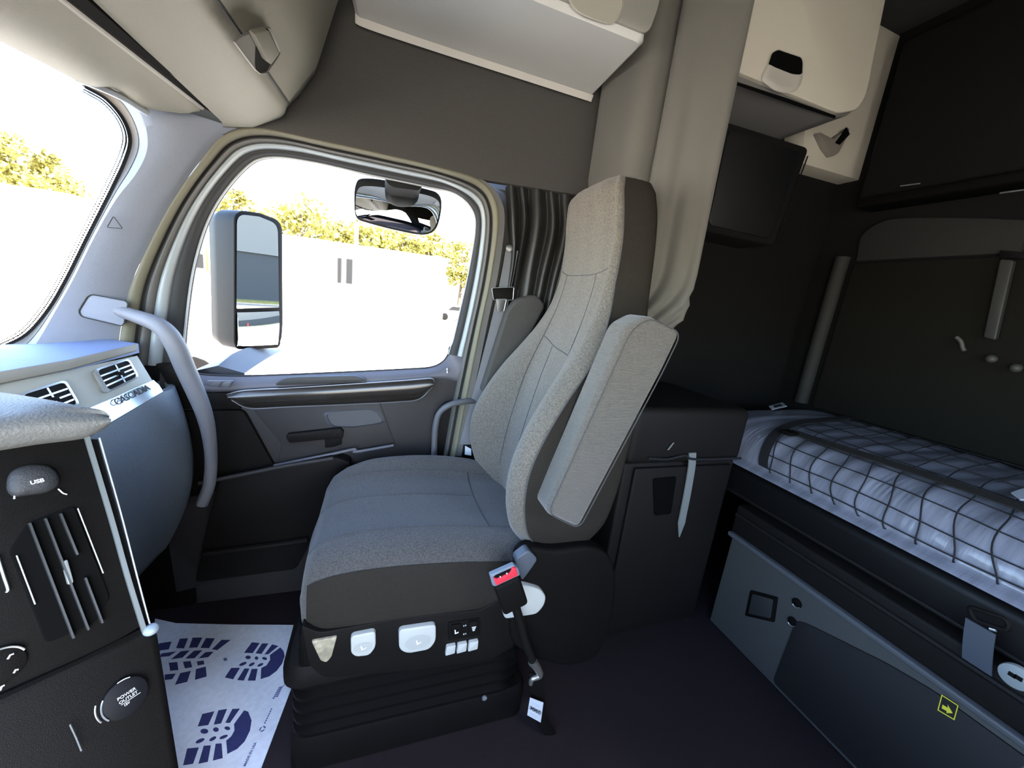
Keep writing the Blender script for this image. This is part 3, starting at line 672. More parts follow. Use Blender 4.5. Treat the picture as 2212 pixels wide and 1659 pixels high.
# =================================================================== privacy curtain
def plan_curve(s):
    """plan of the gathered divider curtain, s along its width"""
    pts = cr([V3(.765, 1.52, 0), V3(.775, 1.44, 0), V3(.80, 1.35, 0), V3(.825, 1.285, 0), V3(.905, 1.272, 0), V3(.915, 1.255, 0), V3(.865, 1.225, 0), V3(.895, 1.18, 0), V3(.945, 1.14, 0), V3(.995, 1.105, 0), V3(1.02, 1.12, 0), V3(1.015, 1.17, 0)], 10)
    i = s*(len(pts)-1); k = min(int(i), len(pts)-2); return lerp(pts[k], pts[k+1], i-k)
rows = []
for z in np.linspace(1.03, 2.78, 34):
    row = []; t = (z-1.03)/1.75
    for s in np.linspace(0, 1, 140):
        q_ = min(1, max(0, (1.50-z)/.45)); se = s*(1-.55*q_*q_*(3-2*q_))
        p = plan_curve(se)
        tdir = unit(plan_curve(min(1, se+.01))-plan_curve(max(0, se-.01))); nn = np.cross(tdir, Z)
        lowf = max(0, 1-t*1.6)
        fold = .006*math.sin(2*math.pi*s*3.1+1.5*t)+.003*math.sin(2*math.pi*s*7.3+3*t)
        if s > .52: fold += lowf*.014*math.sin(2*math.pi*s*9+2*t)
        row.append(V3(p[0], p[1], z) - nn*fold)
    rows.append(row)
cu = link(sheet(rows, .004), 'privacy_curtain', curtain_m, None, ang=80, label='tall grey divider curtain gathered behind the seat, cab side of the sleeper', cat='curtain')
hem = [r[-1] for r in rows]
link(tube(hem, .006, 6), 'curtain_hem', mat('hem_cloth', (.10, .10, .095), .8), cu)

# =================================================================== side overhead cabinet
oc = thing('overhead_cabinet', (.31, 1.40, 2.16), 'light grey overhead cabinet above the passenger door, door with pull recess', 'cabinet')
ZB = 2.16
plan = [V3(-.115, 1.56, ZB), V3(-.145, 1.20, ZB), V3(.735, 1.200, ZB), V3(.752, 1.56, ZB)]
rp = rpoly(plan, [.02, .10, .03, .01], 8)
rings = [[lerp(p, V3(.31, 1.42, ZB), .03)-Z*0 for p in rp], [p+Z*.012 for p in rp], [p+Z*.03 for p in rp], [p+Z*.62 for p in rp]]
link(loft(rings), 'cabinet_body', grey_cab, oc, ang=40)
lipc = [P(a, b, 'y', 1.545) for a, b in ((770, 36), (778, 44), (1264, 208), (1288, 222), (1290, 212))]
lp_ = cr([V3(-.112, 1.545, 2.165), V3(-.09, 1.545, 2.155), V3(.1, 1.545, 2.152), V3(.5, 1.545, 2.152), V3(.745, 1.545, 2.152)], 6)
link(strap(lp_, unit(V3(0, .55, -.8)), .022, .012), 'cabinet_lip', mat('lip_plastic', (.52, .50, .45), .6), oc)
dpl = [V3(-.02, 1.192, ZB+.020), V3(.735, 1.192, ZB+.020), V3(.755, 1.192, ZB+.10), V3(.755, 1.192, ZB+.60), V3(-.02, 1.192, ZB+.60)]
odr = link(prism(rpoly(dpl, [.01, .03, .03, .02, .02]), Y*.02, .005), 'cabinet_door', mat('cabinet_door_plastic', (0.288, 0.28, 0.248), .6, bump=.25, bscale=900), oc)
pu = rpoly([P(a, b, 'y', 1.189) for a, b in ((1226, -25), (1346, -10), (1347, 20), (1335, 45), (1318, 54), (1290, 46), (1250, 30), (1228, 8))], .02)
c0 = sum(pu)/len(pu)
rings = [[p for p in pu], [lerp(p, c0, .08)-Y*.002 for p in pu], [lerp(p, c0, .22)+Y*.012 for p in pu], [lerp(p, c0, .75)+Y*.02 for p in pu]]
link(loft(rings), 'pull_recess', mat('recess_plastic', (.40, .385, .32), .5), odr)

# =================================================================== front overhead console, sun visor
E = unit((.06, 1, 0))
ye = 1.44
g_end = P(478, 262, 'y', ye); c_end = P(612, 243, 'y', ye)
g_l, c_l = near(200, 0, g_end, E), near(428, 0, c_end, E)
ev = unit(c_end - c_l)
fc_con = thing('overhead_console', (-.45, .6, 1.75), 'beige overhead console above the windscreen with a latched storage door', 'console')
LEN = 2.05
def prof(y, dx=0.):
    """cross-section of the console at station y"""
    s = (ye-y)
    g = g_end + (g_l-g_end)/np.linalg.norm(g_l-g_end)*s; c = c_end + (c_l-c_end)/np.linalg.norm(c_l-c_end)*s
    up1 = c+V3(.085, 0, .14); up2 = c+V3(.145, 0, .34); up3 = c+V3(.16, 0, .70)
    bk1 = V3(-.93, y, 2.6); bk2 = V3(-.93, y, 1.97); bk3 = g+V3(-.004, 0, .16); bk4 = g+V3(-.004, 0, .02)
    pts = [g, lerp(g, c, .5)-Z*.012, lerp(g, c, .93), lerp(g, c, .985)+Z*.004, c+V3(.004, 0, .012), c+V3(.010, 0, .03), lerp(c, up1, .55), up1, up2, up3]
    q = [V3(p[0]+dx, y, p[2]) for p in pts]; return q + [bk1, bk2, bk3, bk4]
sts = [ye-LEN, .2, .5, .8, 1.0, 1.15, 1.25, 1.36, 1.42]
rings = [prof(y) for y in sts]
for k in range(1, 9):
    a = k/8*math.pi/2; rings.append(prof(1.42+.095*math.sin(a), -.045*(1-math.cos(a))))
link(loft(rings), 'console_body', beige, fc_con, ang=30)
# storage door with latch, standing 8 mm proud of the body
def dface(y, t, out=.008):
    c = c_end + (c_l-c_end)/np.linalg.norm(c_l-c_end)*(ye-y); a, b, d = c+V3(.012, 0, .03), c+V3(.085, 0, .14), c+V3(.145, 0, .34)
    p = lerp(a, b, t*2) if t < .5 else lerp(b, d, t*2-1)
    return V3(p[0]+out, y, p[2]-.3*out)
rows = [[dface(y, t) for t in np.linspace(0, 1, 9)] for y in np.linspace(.55, 1.425, 20)]
od = link(sheet(rows, .02, V3(-1, 0, .2)), 'storage_door', beige, fc_con, ang=40)
link(tube([dface(y, 0, .004)-Z*.004 for y in np.linspace(.55, 1.43, 24)], .0032, 6), 'door_seam', rubber, od)
dn = unit(np.cross(dface(1.1, .5)-dface(1.2, .5), dface(1.15, .6)-dface(1.15, .4)))
if dn[0] < 0: dn = -dn
do_ = dface(1.15, .45, .010)
def DP(px, py, off=0.): return PP(px, py, do_+dn*off, dn)
rec = rpoly([DP(a, b) for a, b in ((501, 88), (515, 76), (572, 55), (583, 58), (606, 112), (600, 122), (576, 158), (560, 160), (548, 150))], .006)
rc0 = sum(rec)/len(rec)
rings = [[p+dn*.0005 for p in rec], [lerp(p, rc0, .05)+dn*.003 for p in rec], [lerp(p, rc0, .12)-dn*.002 for p in rec], [lerp(p, rc0, .6)-dn*.006 for p in rec]]
lt = link(loft(rings), 'latch_recess', mat('latch_recess_plastic', (0.13, 0.1235, 0.1073), .55), od)
hol = rpoly([DP(a, b, .001) for a, b in ((556, 72), (578, 60), (602, 112), (585, 138), (576, 155), (556, 158), (551, 140), (552, 105))], .004)
link(prism(hol, -dn*.003), 'latch_hole', black, lt)
pad = rpoly([DP(a, b, .014) for a, b in ((549, 74), (556, 71), (580, 66), (604, 116), (586, 140), (577, 132))], .004)
link(prism(pad, -dn*.011, .003), 'latch_paddle', beige, lt)
# black plate standing in for the shade between visor and console
gap = [g_l, g_end]; v_u_end = P(436, 232, 'y', 1.44); v_u_l = near(137, 0, v_u_end, E)
dvis = unit(v_u_l-v_u_end)
gq = [g_end+V3(.006, 0, .006), g_l+dvis*.5+V3(.006, 0, .006), v_u_l+dvis*.5+V3(-.01, 0, .006), v_u_end+V3(-.01, 0, .006)]
link(prism(gq, Z*.02), 'gap_shade', mat('hole_black', (.004, .004, .004), .95, spec=.03), fc_con)
sv = thing('sun_visor', (-.7, 1.0, 1.66), 'beige grained sun visor folded up along the top of the windscreen', 'sun visor')
lo_px = [(430, 242), (360, 240), (297, 233), (272, 218), (240, 191), (188, 184), (90, 135), (0, 90), (-150, 15)]
lo_y = [1.44, 1.435, 1.41, 1.39, 1.35, 1.29, 1.20, 1.12, 1.0]
hi_px = [(436, 232), (405, 208), (375, 185), (345, 161), (300, 127), (250, 88), (190, 42), (137, 0), (30, -84)]
H = [near(a, b, v_u_end, dvis) for a, b in hi_px]
lo_end = P(430, 242, 'y', 1.44)
Lw = []
for (a, b), yy in zip(lo_px, lo_y): Lw.append(P(a, b, 'y', yy))
rows = [[lerp(h, l, f) - (Z*.016+X*-.004)*math.sin(math.pi*f)*min(1, i*.4) for i, (h, l) in enumerate(zip(cr(H, 4), cr(Lw, 4)))] for f in np.linspace(0, 1, 9)]
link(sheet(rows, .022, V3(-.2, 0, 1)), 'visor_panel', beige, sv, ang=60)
link(tube([p for p in cr(H, 4)], .006, 8), 'visor_edge', mat('visor_edge_plastic', (0.27, 0.258, 0.228), .5), sv)
hp = P(215, 188, 'y', 1.33)
link(tube(cr([hp-V3(.03, .03, 0), hp, hp+V3(.03, .03, -.004), hp+V3(.06, .07, -.016)], 5), .008, 10), 'visor_pivot', satin, sv)

# =================================================================== dashboard
DO = P(297, 750, 'y', 1.45); DH = unit((.316, .949, 0)); td = math.radians(25)
DN0 = unit(np.cross(Z, DH))            # horizontal normal
if DN0[0] < 0: DN0 = -DN0
DN = DN0*math.cos(td)+Z*math.sin(td); DU = np.cross(DN, DH); DU = DU if DU[2] > 0 else -DU
def D(px, py, off=0.): return PP(px, py, DO+DN*off, DN)
dash = thing('dashboard', (-.95, .9, .5), 'blue-grey dashboard with two air vents and a bright name strip below the windscreen', 'dashboard')
pf = [D(297, 768), D(336, 832), D(120, 950), D(-120, 1060), D(-200, 890), D(0, 830)]
dp = link(prism(pf, -DN*.05, .002), 'face_panel', dash_grey, dash, ang=30)
# roll of the dash edge and top
e0, e1 = D(298, 752), D(-200, 868); f0, f1 = D(299, 768, .0), D(-200, 905)
edge_top = [D(a, b, .012) for a, b in ((299, 741), (150, 776), (0, 802), (-200, 850))]
edge_bot = [D(a, b, .012) for a, b in ((297, 757), (150, 798), (0, 829), (-200, 885))]
link(prism(edge_top+edge_bot[::-1], -DN*.06, .004), 'top_edge', mat('dash_edge_plastic', (0.2475, 0.2232, 0.1755), .6, bump=.25, bscale=900), dash, ang=40)
tq = [edge_top[0], edge_top[1], edge_top[2], edge_top[3], edge_top[3]+V3(-.6, .2, .0), V3(-1.38, 1.0, 1.02), V3(-1.20, 1.50, 1.03), edge_top[0]+V3(-.10, .05, 0)]
link(prism([q for q in tq], -Z*.03, .004), 'top_pad', dash_top, dash, ang=30)
# name strip, blue-white window reflection put into its base colour
sp = [D(a, b, .006) for a, b in ((335, 821), (352, 844), (235, 913), (120, 975), (-100, 1080), (-130, 1040), (200, 880))]
bs = link(prism([D(332, 820, .006), D(343, 831, .012), D(354, 846, .003), D(232, 918, .003), D(60, 1010, .003), D(10, 975, .012), D(195, 880, .006)], -DN*.012, .002), 'name_strip', mat('name_strip_sky_tint', (.60, .68, .76), .22, .5), dash, ang=20)
tb0, tb1 = D(253, 876, .0125), D(326, 841, .0125)
tx = unit(tb1-tb0); ty = unit(np.cross(DN, tx)); ty = ty if ty[2] > 0 else -ty
tbm = text_bm('CASCADIA', tb0, tx, ty, .026, .0010)
wtx = max((np.array(v.co)-tb0) @ tx for v in tbm.verts)
for v in tbm.verts:
    q = np.array(v.co)-tb0; v.co = Vector(tuple(tb0 + q + tx*(q @ tx)*(np.linalg.norm(tb1-tb0)/wtx-1)))
link(tbm, 'name_lettering', mat('lettering', (.03, .036, .042), .6), bs, smooth=False)
# air vents
def vent(px, out, n, split):
    fr_ = [D(a, b, .008) for a, b in px]; c = sum(fr_)/len(fr_)
    fr2 = rpoly(fr_, .012, 4); inn = [lerp(p, c, .13) for p in fr2]
    v = link(prism(inn, -DN*.004), 'air_vent', black, dash, smooth=False)
    bm = nbm(); m_ = len(fr2)
    o1 = [bm.verts.new(tuple(p)) for p in fr2]; i1 = [bm.verts.new(tuple(p+DN*.002)) for p in inn]
    o0 = [bm.verts.new(tuple(p-DN*.012)) for p in fr2]; i0 = [bm.verts.new(tuple(p-DN*.012)) for p in inn]
    for k in range(m_):
        j = (k+1) % m_; bm.faces.new((o1[k], o1[j], i1[j], i1[k])); bm.faces.new((o0[k], o0[j], o1[j], o1[k])); bm.faces.new((i1[k], i1[j], i0[j], i0[k]))
    link(bm, 'vent_frame', satin, v, ang=20)
    a, b, c_, d = [lerp(p, c, .15) for p in fr_]        # tl, tr, br, bl
    for k in range(n):
        t = (k+1)/(n+1); l, r = lerp(a, d, t)+DN*.001, lerp(b, c_, t)+DN*.001
        link(prism([l, r, r-DU*.004, l-DU*.004], -DN*.003), 'vent_slat', satin, v, smooth=False)
    l, r = lerp(a, b, .55)+DN*.001, lerp(d, c_, .55)+DN*.001
    link(prism([l, l+DH*.004, r+DH*.004, r], -DN*.003), 'vent_divider', satin, v, smooth=False)
    m0 = lerp(lerp(a, d, .5), lerp(b, c_, .5), .55)
    link(obox(m0+DN*.004, (DH, DU, DN), (.018, .010, .006), .002, 2), 'vent_thumbwheel', black, v)
    return v
vent([(202, 799), (279, 774), (301, 814), (231, 849)], 0, 3, 1)
vent([(37, 852), (142, 820), (174, 874), (80, 915)], 0, 3, 1)
# knee panel, bulging below the strip
kt = cr([D(a, b, .002) for a, b in ((354, 846), (300, 878), (235, 916), (60, 1010))], 5)
rows = []
for t in np.linspace(0, 1, 16):
    rows.append([p - Z*.60*t + DN0*(.10*math.sin(min(1, t*1.25)*math.pi*.5) - .17*t*t) for p in kt])
kr = [[r_[0] + DH*.10*math.sin(k/4*math.pi/2)-DN0*.09*(1-math.cos(k/4*math.pi/2)) for k in range(4, 0, -1)] + r_ for r_ in rows]
link(sheet(kr, .02, -DN0), 'knee_panel', knee, dash, ang=60)
link(box((-1.36, 1.12, .35), (-.92, 1.58, .98)), 'under_body', black, dash)

# =================================================================== centre console (instrument wing)
KO = V3(-.40, .75, 1.08); KH = unit((.74, .67, 0)); tk = math.radians(25)
KN0 = unit((.67, -.74, 0)); KN = KN0*math.cos(tk)+Z*math.sin(tk); KU = np.cross(KN, KH); KU = KU if KU[2] > 0 else -KU
def K(px, py, off=0.): return PP(px, py, KO+KN*off, KN)
con = thing('centre_console', (-.45, .62, 0), 'black centre console with air vent, USB cover and power outlet at the left', 'console')
face = [K(214, 948), K(322, 1345), K(160, 1440), K(-60, 1560), K(-260, 1200), K(-160, 960), K(0, 945)]
link(prism(face, -KN*.07, .005), 'upper_face', black, con, ang=30)
low = [K(322, 1350, .004), K(345, 1372, .002), K(398, 1700), K(300, 2100), K(-200, 2100), K(-120, 1560, .012), K(0, 1502, .012), K(170, 1425, .010)]
link(prism(low, -KN*.08, .012, 3), 'lower_face', charcoal, con, ang=30)
# body of the console behind the face, down to the floor
b0 = [K(316, 1300, -.04), K(390, 1659, -.04)]
link(prism([V3(-.42, .78, .0), V3(-.42, .78, .60), V3(-.46, .74, .95), V3(-.80, .44, .95), V3(-.80, .44, 0)], V3(-.30, .20, 0)), 'console_body', black, con, ang=30)
# grey strip, edge strip
s1 = cr([K(a, b, .004) for a, b in ((187, 943), (240, 1120), (275, 1245), (313, 1368))], 6)
link(strap(s1, KH, .0055, .006), 'grey_strip', mat('strip_plastic', (0.15, 0.17, 0.17), .35), con)
s2 = cr([K(a, b, .002) for a, b in ((214, 946), (260, 1105), (300, 1260), (328, 1365))], 6)
link(tube(s2, .0013, 6), 'edge_bead', satin, con)
link(sphere(K(326, 1360, .006), .010, (1, 1, .8), 14, 8), 'edge_cap', mat('cap_plastic', (.30, .36, .40), .35), con)
link(tube([K(190, 938, .006), K(208, 935, .006)], .0012, 6), 'edge_clip', satin, con)
# padded ledge on top
f_px = [(-160, 925), (0, 902), (90, 891), (180, 892), (222, 895), (236, 903)]
b_px = [(-160, 990), (0, 968), (90, 954), (180, 943), (212, 933), (234, 921)]
k_px = [(-160, 825), (0, 847), (108, 864), (190, 881), (222, 889), (238, 901)]
fl1 = cr([K(a, b, .030) for a, b in f_px], 5); bl1 = cr([K(a, b, .028) for a, b in b_px], 5)
kl1 = cr([P(a, b, 'z', K(*q, .030)[2]+.004) for (a, b), q in zip(k_px, f_px)], 5)
rows = [[lerp(k, f, t)+Z*.004*math.sin(math.pi*t) for k, f in zip(kl1, fl1)] for t in (0, .3, .6, .9)]
for k in range(9):
    a = k/8*math.pi; rows.append([lerp(p, q, k/8) + KN*.013*math.sin(a) for p, q in zip(fl1, bl1)])
rows.append([p - KN*.05 for p in bl1])
link(sheet(rows), 'top_ledge', mat('ledge_pad', (0.155, 0.155, 0.148), .55, bump=.6, bscale=260), con, ang=60)
# USB cover
uc = cr([K(a, b, .004) for a, b in ((15, 1055), (22, 1022), (55, 1005), (100, 1005), (124, 1022), (128, 1045), (105, 1062), (60, 1070), (30, 1072))], 5, True)
u0 = sum(uc)/len(uc)
rings = [[p-KN*.006 for p in uc], uc, [lerp(p, u0, .12)+KN*.005 for p in uc], [lerp(p, u0, .5)+KN*.008 for p in uc], [lerp(p, u0, .92)+KN*.009 for p in uc]]
usb = link(loft(rings), 'usb_cover', mat('usb_rubber', (0.0248, 0.0257, 0.0288), .6, bump=.4, bscale=400), con, ang=60)
q0, q1 = K(66, 1047, .013), K(101, 1039, .013); tx = unit(q1-q0); ty = np.cross(KN, tx)
link(text_bm('USB', q0, tx, ty, np.linalg.norm(q1-q0)*.50, .0004, True), 'usb_lettering', white_print, usb, smooth=False)
link(tube(cr([K(a, b, .004) for a, b in ((28, 1045), (32, 1062), (31, 1078))], 4), .0012, 6), 'cover_hinge', satin, usb)
link(tube(cr([K(a, b, .004) for a, b in ((126, 1056), (136, 1065), (145, 1068))], 4), .0010, 6), 'cover_tab', satin, usb)
# tall vent with upright slats
vc = [K(a, b, .003) for a, b in ((60, 1130), (160, 1092), (238, 1290), (205, 1345), (100, 1390), (20, 1190))]
va = link(prism(rpoly(vc, .006), -KN*.003, .001), 'tall_vent', mat('vent_black', (.004, .004, .004), .7, spec=.04), con, smooth=False)
for a, b, c, d, w in ((63, 1130, 158, 1378, .0022), (97, 1120, 190, 1360, .0022), (130, 1110, 166, 1198, .0022), (183, 1248, 220, 1345, .0022)):
    link(strap([K(a, b, .006), K((a+c)/2, (b+d)/2, .0075), K(c, d, .006)], KH, w, .010), 'vent_slat', mat('slat_plastic', (0.03, 0.032, 0.0328), .35), va)
for a, b, c, d in ((168, 1098, 223, 1238), (36, 1200, 76, 1305)):
    link(tube([K(a, b, .006), K(c, d, .006)], .0009, 6), 'vent_edge', satin, va)
tabp = rpoly([K(a, b, .012) for a, b in ((134, 1214), (146, 1208), (160, 1258), (148, 1264))], .002)
link(prism(tabp, -KN*.012, .002), 'vent_tab', mat('tab_plastic', (.26, .29, .28), .35), va)
# small bright trim at the left edge and the rotary dial
link(tube(cr([K(a, b, .004) for a, b in ((-6, 1200), (8, 1245), (17, 1272), (14, 1280))], 4), .0016, 6), 'trim_bead', satin, con)
dc = K(2, 1440, .004)
dial = link(disc(dc, KN, .021, .008, 32, up=KU), 'dial', black, con)
link(tube([dc + .021*(KH*math.cos(t)+KU*math.sin(t)) + KN*.001 for t in np.linspace(.35, 1.7, 14)], .0013, 6), 'dial_rim', satin, dial)
for a, b, c, d in ((30, 1412, 17, 1424), (40, 1446, 30, 1454), (10, 1480, 0, 1492)):
    p_, q_ = K(a, b, .006), K(c, d, .006)
    link(tube([p_, lerp(p_, q_, .5)+KU*.002, q_], .0012, 6), 'dial_mark', mat('mark_print', (.55, .5, .46), .5), dial)
# power outlet cap
pc = K(272, 1508, .012); pn = KN
pcap = link(disc(pc, KN, .0265, .014, 36, up=KU, sx=.95), 'outlet_cap', mat('cap_black', (.008, .008, .010), .5, spec=.15), con)
link(tube([pc + .0262*(KH*.95*math.cos(t)+KU*math.sin(t)) + KN*.0005 for t in np.linspace(2.55, 3.75, 14)], .0011, 6), 'cap_rim', satin, pcap)
link(tube([pc + .0262*(KH*.95*math.cos(t)+KU*math.sin(t)) + KN*.0005 for t in np.linspace(1.2, 1.75, 8)], .0008, 6), 'cap_rim', satin, pcap)
link(tube([pc + .031*(KH*.95*math.cos(t)+KU*math.sin(t)) - KN*.006 for t in np.linspace(2.75, 3.6, 12)], .0011, 6), 'socket_rim', satin, pcap)
q0, q1 = K(254, 1515, .0125), K(303, 1483, .0125); tx = unit(q1-q0); ty = np.cross(KN, tx); wtxt = np.linalg.norm(q1-q0)
bm = text_bm('POWER', q0, tx, ty, wtxt*.235, .0003); join(bm, text_bm('OUTLET', q0-ty*wtxt*.24+tx*.0005, tx, ty, wtxt*.22, .0003))
a = q0-ty*wtxt*.31+tx*.002; join(bm, prism([a, a+tx*wtxt*.85, a+tx*wtxt*.85-ty*.0006, a-ty*.0006], -KN*.0003))
join(bm, text_bm('12V', q0-ty*wtxt*.50+tx*.004, tx, ty, wtxt*.16, .0003, True))
link(bm, 'cap_lettering', white_print, pcap, smooth=False)
link(tube([K(151, 1565, .016), K(165, 1595, .016), K(176, 1622, .016)], .0010, 6), 'face_crease', mat('crease_plastic', (.12, .13, .13), .4), con)

# =================================================================== grab handle
gh = thing('grab_handle', P(455, 985, 'y', 1.46), 'grey tubular grab handle curving from the windscreen pillar down beside the door', 'handle')
gp = cr([P(a, b, 'y', yy) for a, b, yy in ((250, 668, 1.475), (275, 677, 1.455), (305, 687, 1.43), (338, 700, 1.41), (362, 720, 1.40), (382, 752, 1.40), (400, 795, 1.41), (420, 840, 1.42), (440, 890, 1.435), (451, 935, 1.45), (456, 990, 1.47), (452, 1045, 1.475), (436, 1090, 1.47))], 6)
link(tube(gp, [.0185+.0075*math.sin(math.pi*min(1, max(0, (i-8)/50)))*1.0 for i in range(len(gp))], 16), 'tube', mat('handle_plastic', (0.153, 0.153, 0.1658), .5, bump=.3, bscale=700), gh, ang=80)
mpx = rpoly([P(a, b, 'y', 1.452) for a, b in ((170, 672), (190, 640), (200, 636), (272, 650), (277, 656), (268, 700), (262, 704), (176, 684))], .012)
mpl = link(prism(mpx, V3(-.3, .5, 0)*.05, .004), 'mount_plate', pillar, gh)
link(tube([p-Y*.001 for p in mpx], .0016, 6, closed=True), 'plate_gap', rubber, mpl)

# =================================================================== floor mat with boot prints
mq = [P(a, b, 'z', .003) for a, b in ((335, 1336), (380, 1346), (500, 1349), (660, 1350), (655, 1420), (628, 1490), (560, 1670), (535, 1760), (300, 1760), (300, 1600))]
fm = link(prism(mq, -Z*.002), 'floor_mat', mat_paper, None, smooth=False, label='white paper floor mat printed with navy boot soles in front of the seat', cat='floor mat')
ZM = .0034
def mark(polys, name='boot_print', m=mat_ink, z=ZM):
    bm = nbm()
    for pl in polys: join(bm, prism([P(a, b, 'z', z) for a, b in pl], -Z*.0003))
    link(bm, name, m, fm, smooth=False)
S1 = 320; S2 = 1330; q = 360/1815
def mpx_(l): return [(S1+a*q, S2+b*q) for a, b in l]
def ell(cx, cy, rx, ry, ang=0):
    a = math.radians(ang); return [(cx+rx*math.cos(t)*math.cos(a)-ry*math.sin(t)*math.sin(a), cy+rx*math.cos(t)*math.sin(a)+ry*math.sin(t)*math.cos(a)) for t in np.linspace(0, 2*math.pi, 11)[:-1]]
sole_far = [[(120, 300), (255, 280), (225, 365), (90, 385)], [(345, 250), (435, 245), (390, 355), (305, 352)], [(485, 238), (590, 238), (535, 345), (445, 348)], [(630, 243), (725, 246), (665, 352), (570, 350)], [(800, 262), (898, 264), (752, 374), (695, 366)],
            [(150, 410), (305, 388), (230, 440), (120, 450)], [(355, 388), (452, 378), (375, 455), (248, 475)], [(500, 382), (590, 376), (505, 462), (405, 466)], [(625, 397), (712, 392), (655, 450), (550, 464)],
            [(225, 512), (318, 504), (330, 590), (240, 600)], [(380, 502), (462, 494), (480, 560), (400, 572)], [(530, 498), (605, 488), (612, 528), (540, 542)],
            [(350, 625), (465, 600), (425, 720), (292, 752)], [(520, 582), (628, 553), (637, 662), (510, 698)], [(180, 640), (300, 630), (262, 690), (180, 700)]]
mark([mpx_(p) for p in sole_far])
def heel(ox, oy, s):
    t = [[(1130, 290), (1215, 298), (1140, 406), (1045, 404)], [(1240, 302), (1310, 303), (1235, 414), (1170, 410)], [(1350, 312), (1418, 330), (1310, 418), (1267, 422)],
         [(1440, 345), (1475, 385), (1487, 440), (1460, 520), (1400, 600), (1320, 660), (1225, 690), (1232, 570), (1290, 540), (1328, 480), (1325, 428)],
         ell(1088, 453, 30, 20), ell(1180, 461, 20, 18), ell(1268, 466, 28, 15, 15), ell(1032, 525, 45, 16, -22), ell(1128, 530, 36, 15, -28), ell(1222, 535, 36, 14, -25),
         [(905, 568), (1000, 568), (925, 692), (835, 672)], [(1050, 574), (1103, 576), (1042, 706), (970, 700)], [(1128, 580), (1192, 578), (1168, 706), (1085, 706)]]
    return [mpx_([(ox+(a-1160)*s[0]+(b-500)*s[2], oy+(b-500)*s[1]) for a, b in p]) for p in t]
mark(heel(1160, 500, (1, 1, 0)))
mark([mpx_(p) for p in ([[(590, 1070), (722, 1040), (655, 1190), (540, 1206)], [(765, 1030), (860, 1015), (795, 1172), (715, 1186)], [(918, 1015), (1000, 1012), (890, 1168), (840, 1166)],
      [(1045, 1030), (1090, 1045), (1127, 1140), (1110, 1250), (1050, 1370), (970, 1450), (862, 1505), (850, 1360), (905, 1315), (940, 1250), (935, 1180)],
      ell(612, 1258, 44, 28), ell(738, 1240, 32, 25), ell(862, 1225, 32, 20, 10), ell(566, 1362, 54, 20, -25), ell(704, 1340, 44, 18, -30), ell(822, 1320, 50, 17, -22),
      [(425, 1446), (552, 1434), (490, 1612), (380, 1630)], [(605, 1416), (684, 1412), (650, 1590), (548, 1612)], [(735, 1394), (800, 1390), (812, 1550), (705, 1578)]])])
# recycling mark and printed lines
p0, p1 = P(*mpx_([(1060, 1640)])[0], 'z', ZM), P(*mpx_([(1190, 1365)])[0], 'z', ZM)
tx = unit(p1-p0); ty = np.cross(Z, tx)
mi = mat('mat_small_print', (.10, .13, .30), .8)
link(text_bm('MADE IN USA', p0, tx, ty, np.linalg.norm(p1-p0)*.155, .0002, True), 'mat_lettering', mi, fm, smooth=False)
rcm = nbm(); rc_c = P(*mpx_([(1245, 1232)])[0], 'z', ZM)
for k in range(3):
    a = 2*math.pi*k/3; w = [rc_c + .0085*(X*math.cos(a+t)+Y*math.sin(a+t)) for t in (0, .6, 1.2, 1.6)] + [rc_c + .0045*(X*math.cos(a+t)+Y*math.sin(a+t)) for t in (1.6, 1.2, .6, 0)]
    join(rcm, prism(w, -Z*.0002))
link(rcm, 'recycling_mark', mi, fm, smooth=False)
pl = nbm()
for a, b, w in (((1268, 1175), (1350, 1002), .004), ((1362, 905), (1440, 770), .006), ((1400, 885), (1458, 765), .007), ((1440, 800), (1515, 715), .003)):
    A, B = P(*mpx_([a])[0], 'z', ZM), P(*mpx_([b])[0], 'z', ZM); t = unit(B-A); nn = np.cross(Z, t)*w/2
    n_ = 7
    for k in range(n_):
        u, v = lerp(A, B, k/n_), lerp(A, B, (k+.7)/n_); join(pl, prism([u-nn, v-nn, v+nn, u+nn], -Z*.0002))
link(pl, 'small_print', mi, fm, smooth=False, kind='stuff')
link(prism([P(a, b, 'z', ZM) for a, b in mpx_(ell(840, 475, 22, 18))], -Z*.0002), 'mat_spot', mi, fm, smooth=False)

# =================================================================== outside mirrors
sm = thing('side_mirror', P(430, 806, 'y', 1.66), 'large grey door mirror with flat and convex glass outside the passenger window', 'mirror')
mc0 = P(508, 600, 'y', 1.90); dd = unit(mc0-CAM); rr_ = unit(V3(.985, .17, -.012)); MN = unit(rr_-dd)
def MP(px, py, off=0.): return PP(px, py, mc0+MN*off, MN)
out = rpoly([MP(a, b) for a, b in ((505, 452), (560, 460), (608, 478), (609, 700), (606, 745), (560, 753), (510, 757), (508, 600))], [.05, 0, .05, 0, .05, 0, .05, 0], 6)
bkv = -MN*.15
oc_ = sum(out)/len(out)
rings = [[p+MN*.004 for p in out], [p+bkv*.15 for p in out], [p+bkv*.6 for p in out], [lerp(p, oc_, .06)+bkv*.9 for p in out], [lerp(p, oc_, .22)+bkv*1.02 for p in out], [lerp(p, oc_, .8)+bkv*1.06 for p in out]]
link(loft(rings), 'mirror_housing', mirror_house, sm, ang=50)
g1 = rpoly([MP(a, b, .009) for a, b in ((512, 462), (560, 468), (600, 484), (603, 664), (511, 667))], [.04, 0, .04, .004, .004], 6)
g1o = rpoly([MP(a, b, .006) for a, b in ((508, 455), (560, 462), (606, 480), (606, 745), (600, 752), (513, 755), (508, 740))], [.04, 0, .04, 0.02, .02, .02, .01], 6)
link(prism(g1o, bkv*.05, .002), 'mirror_bezel', black, sm)
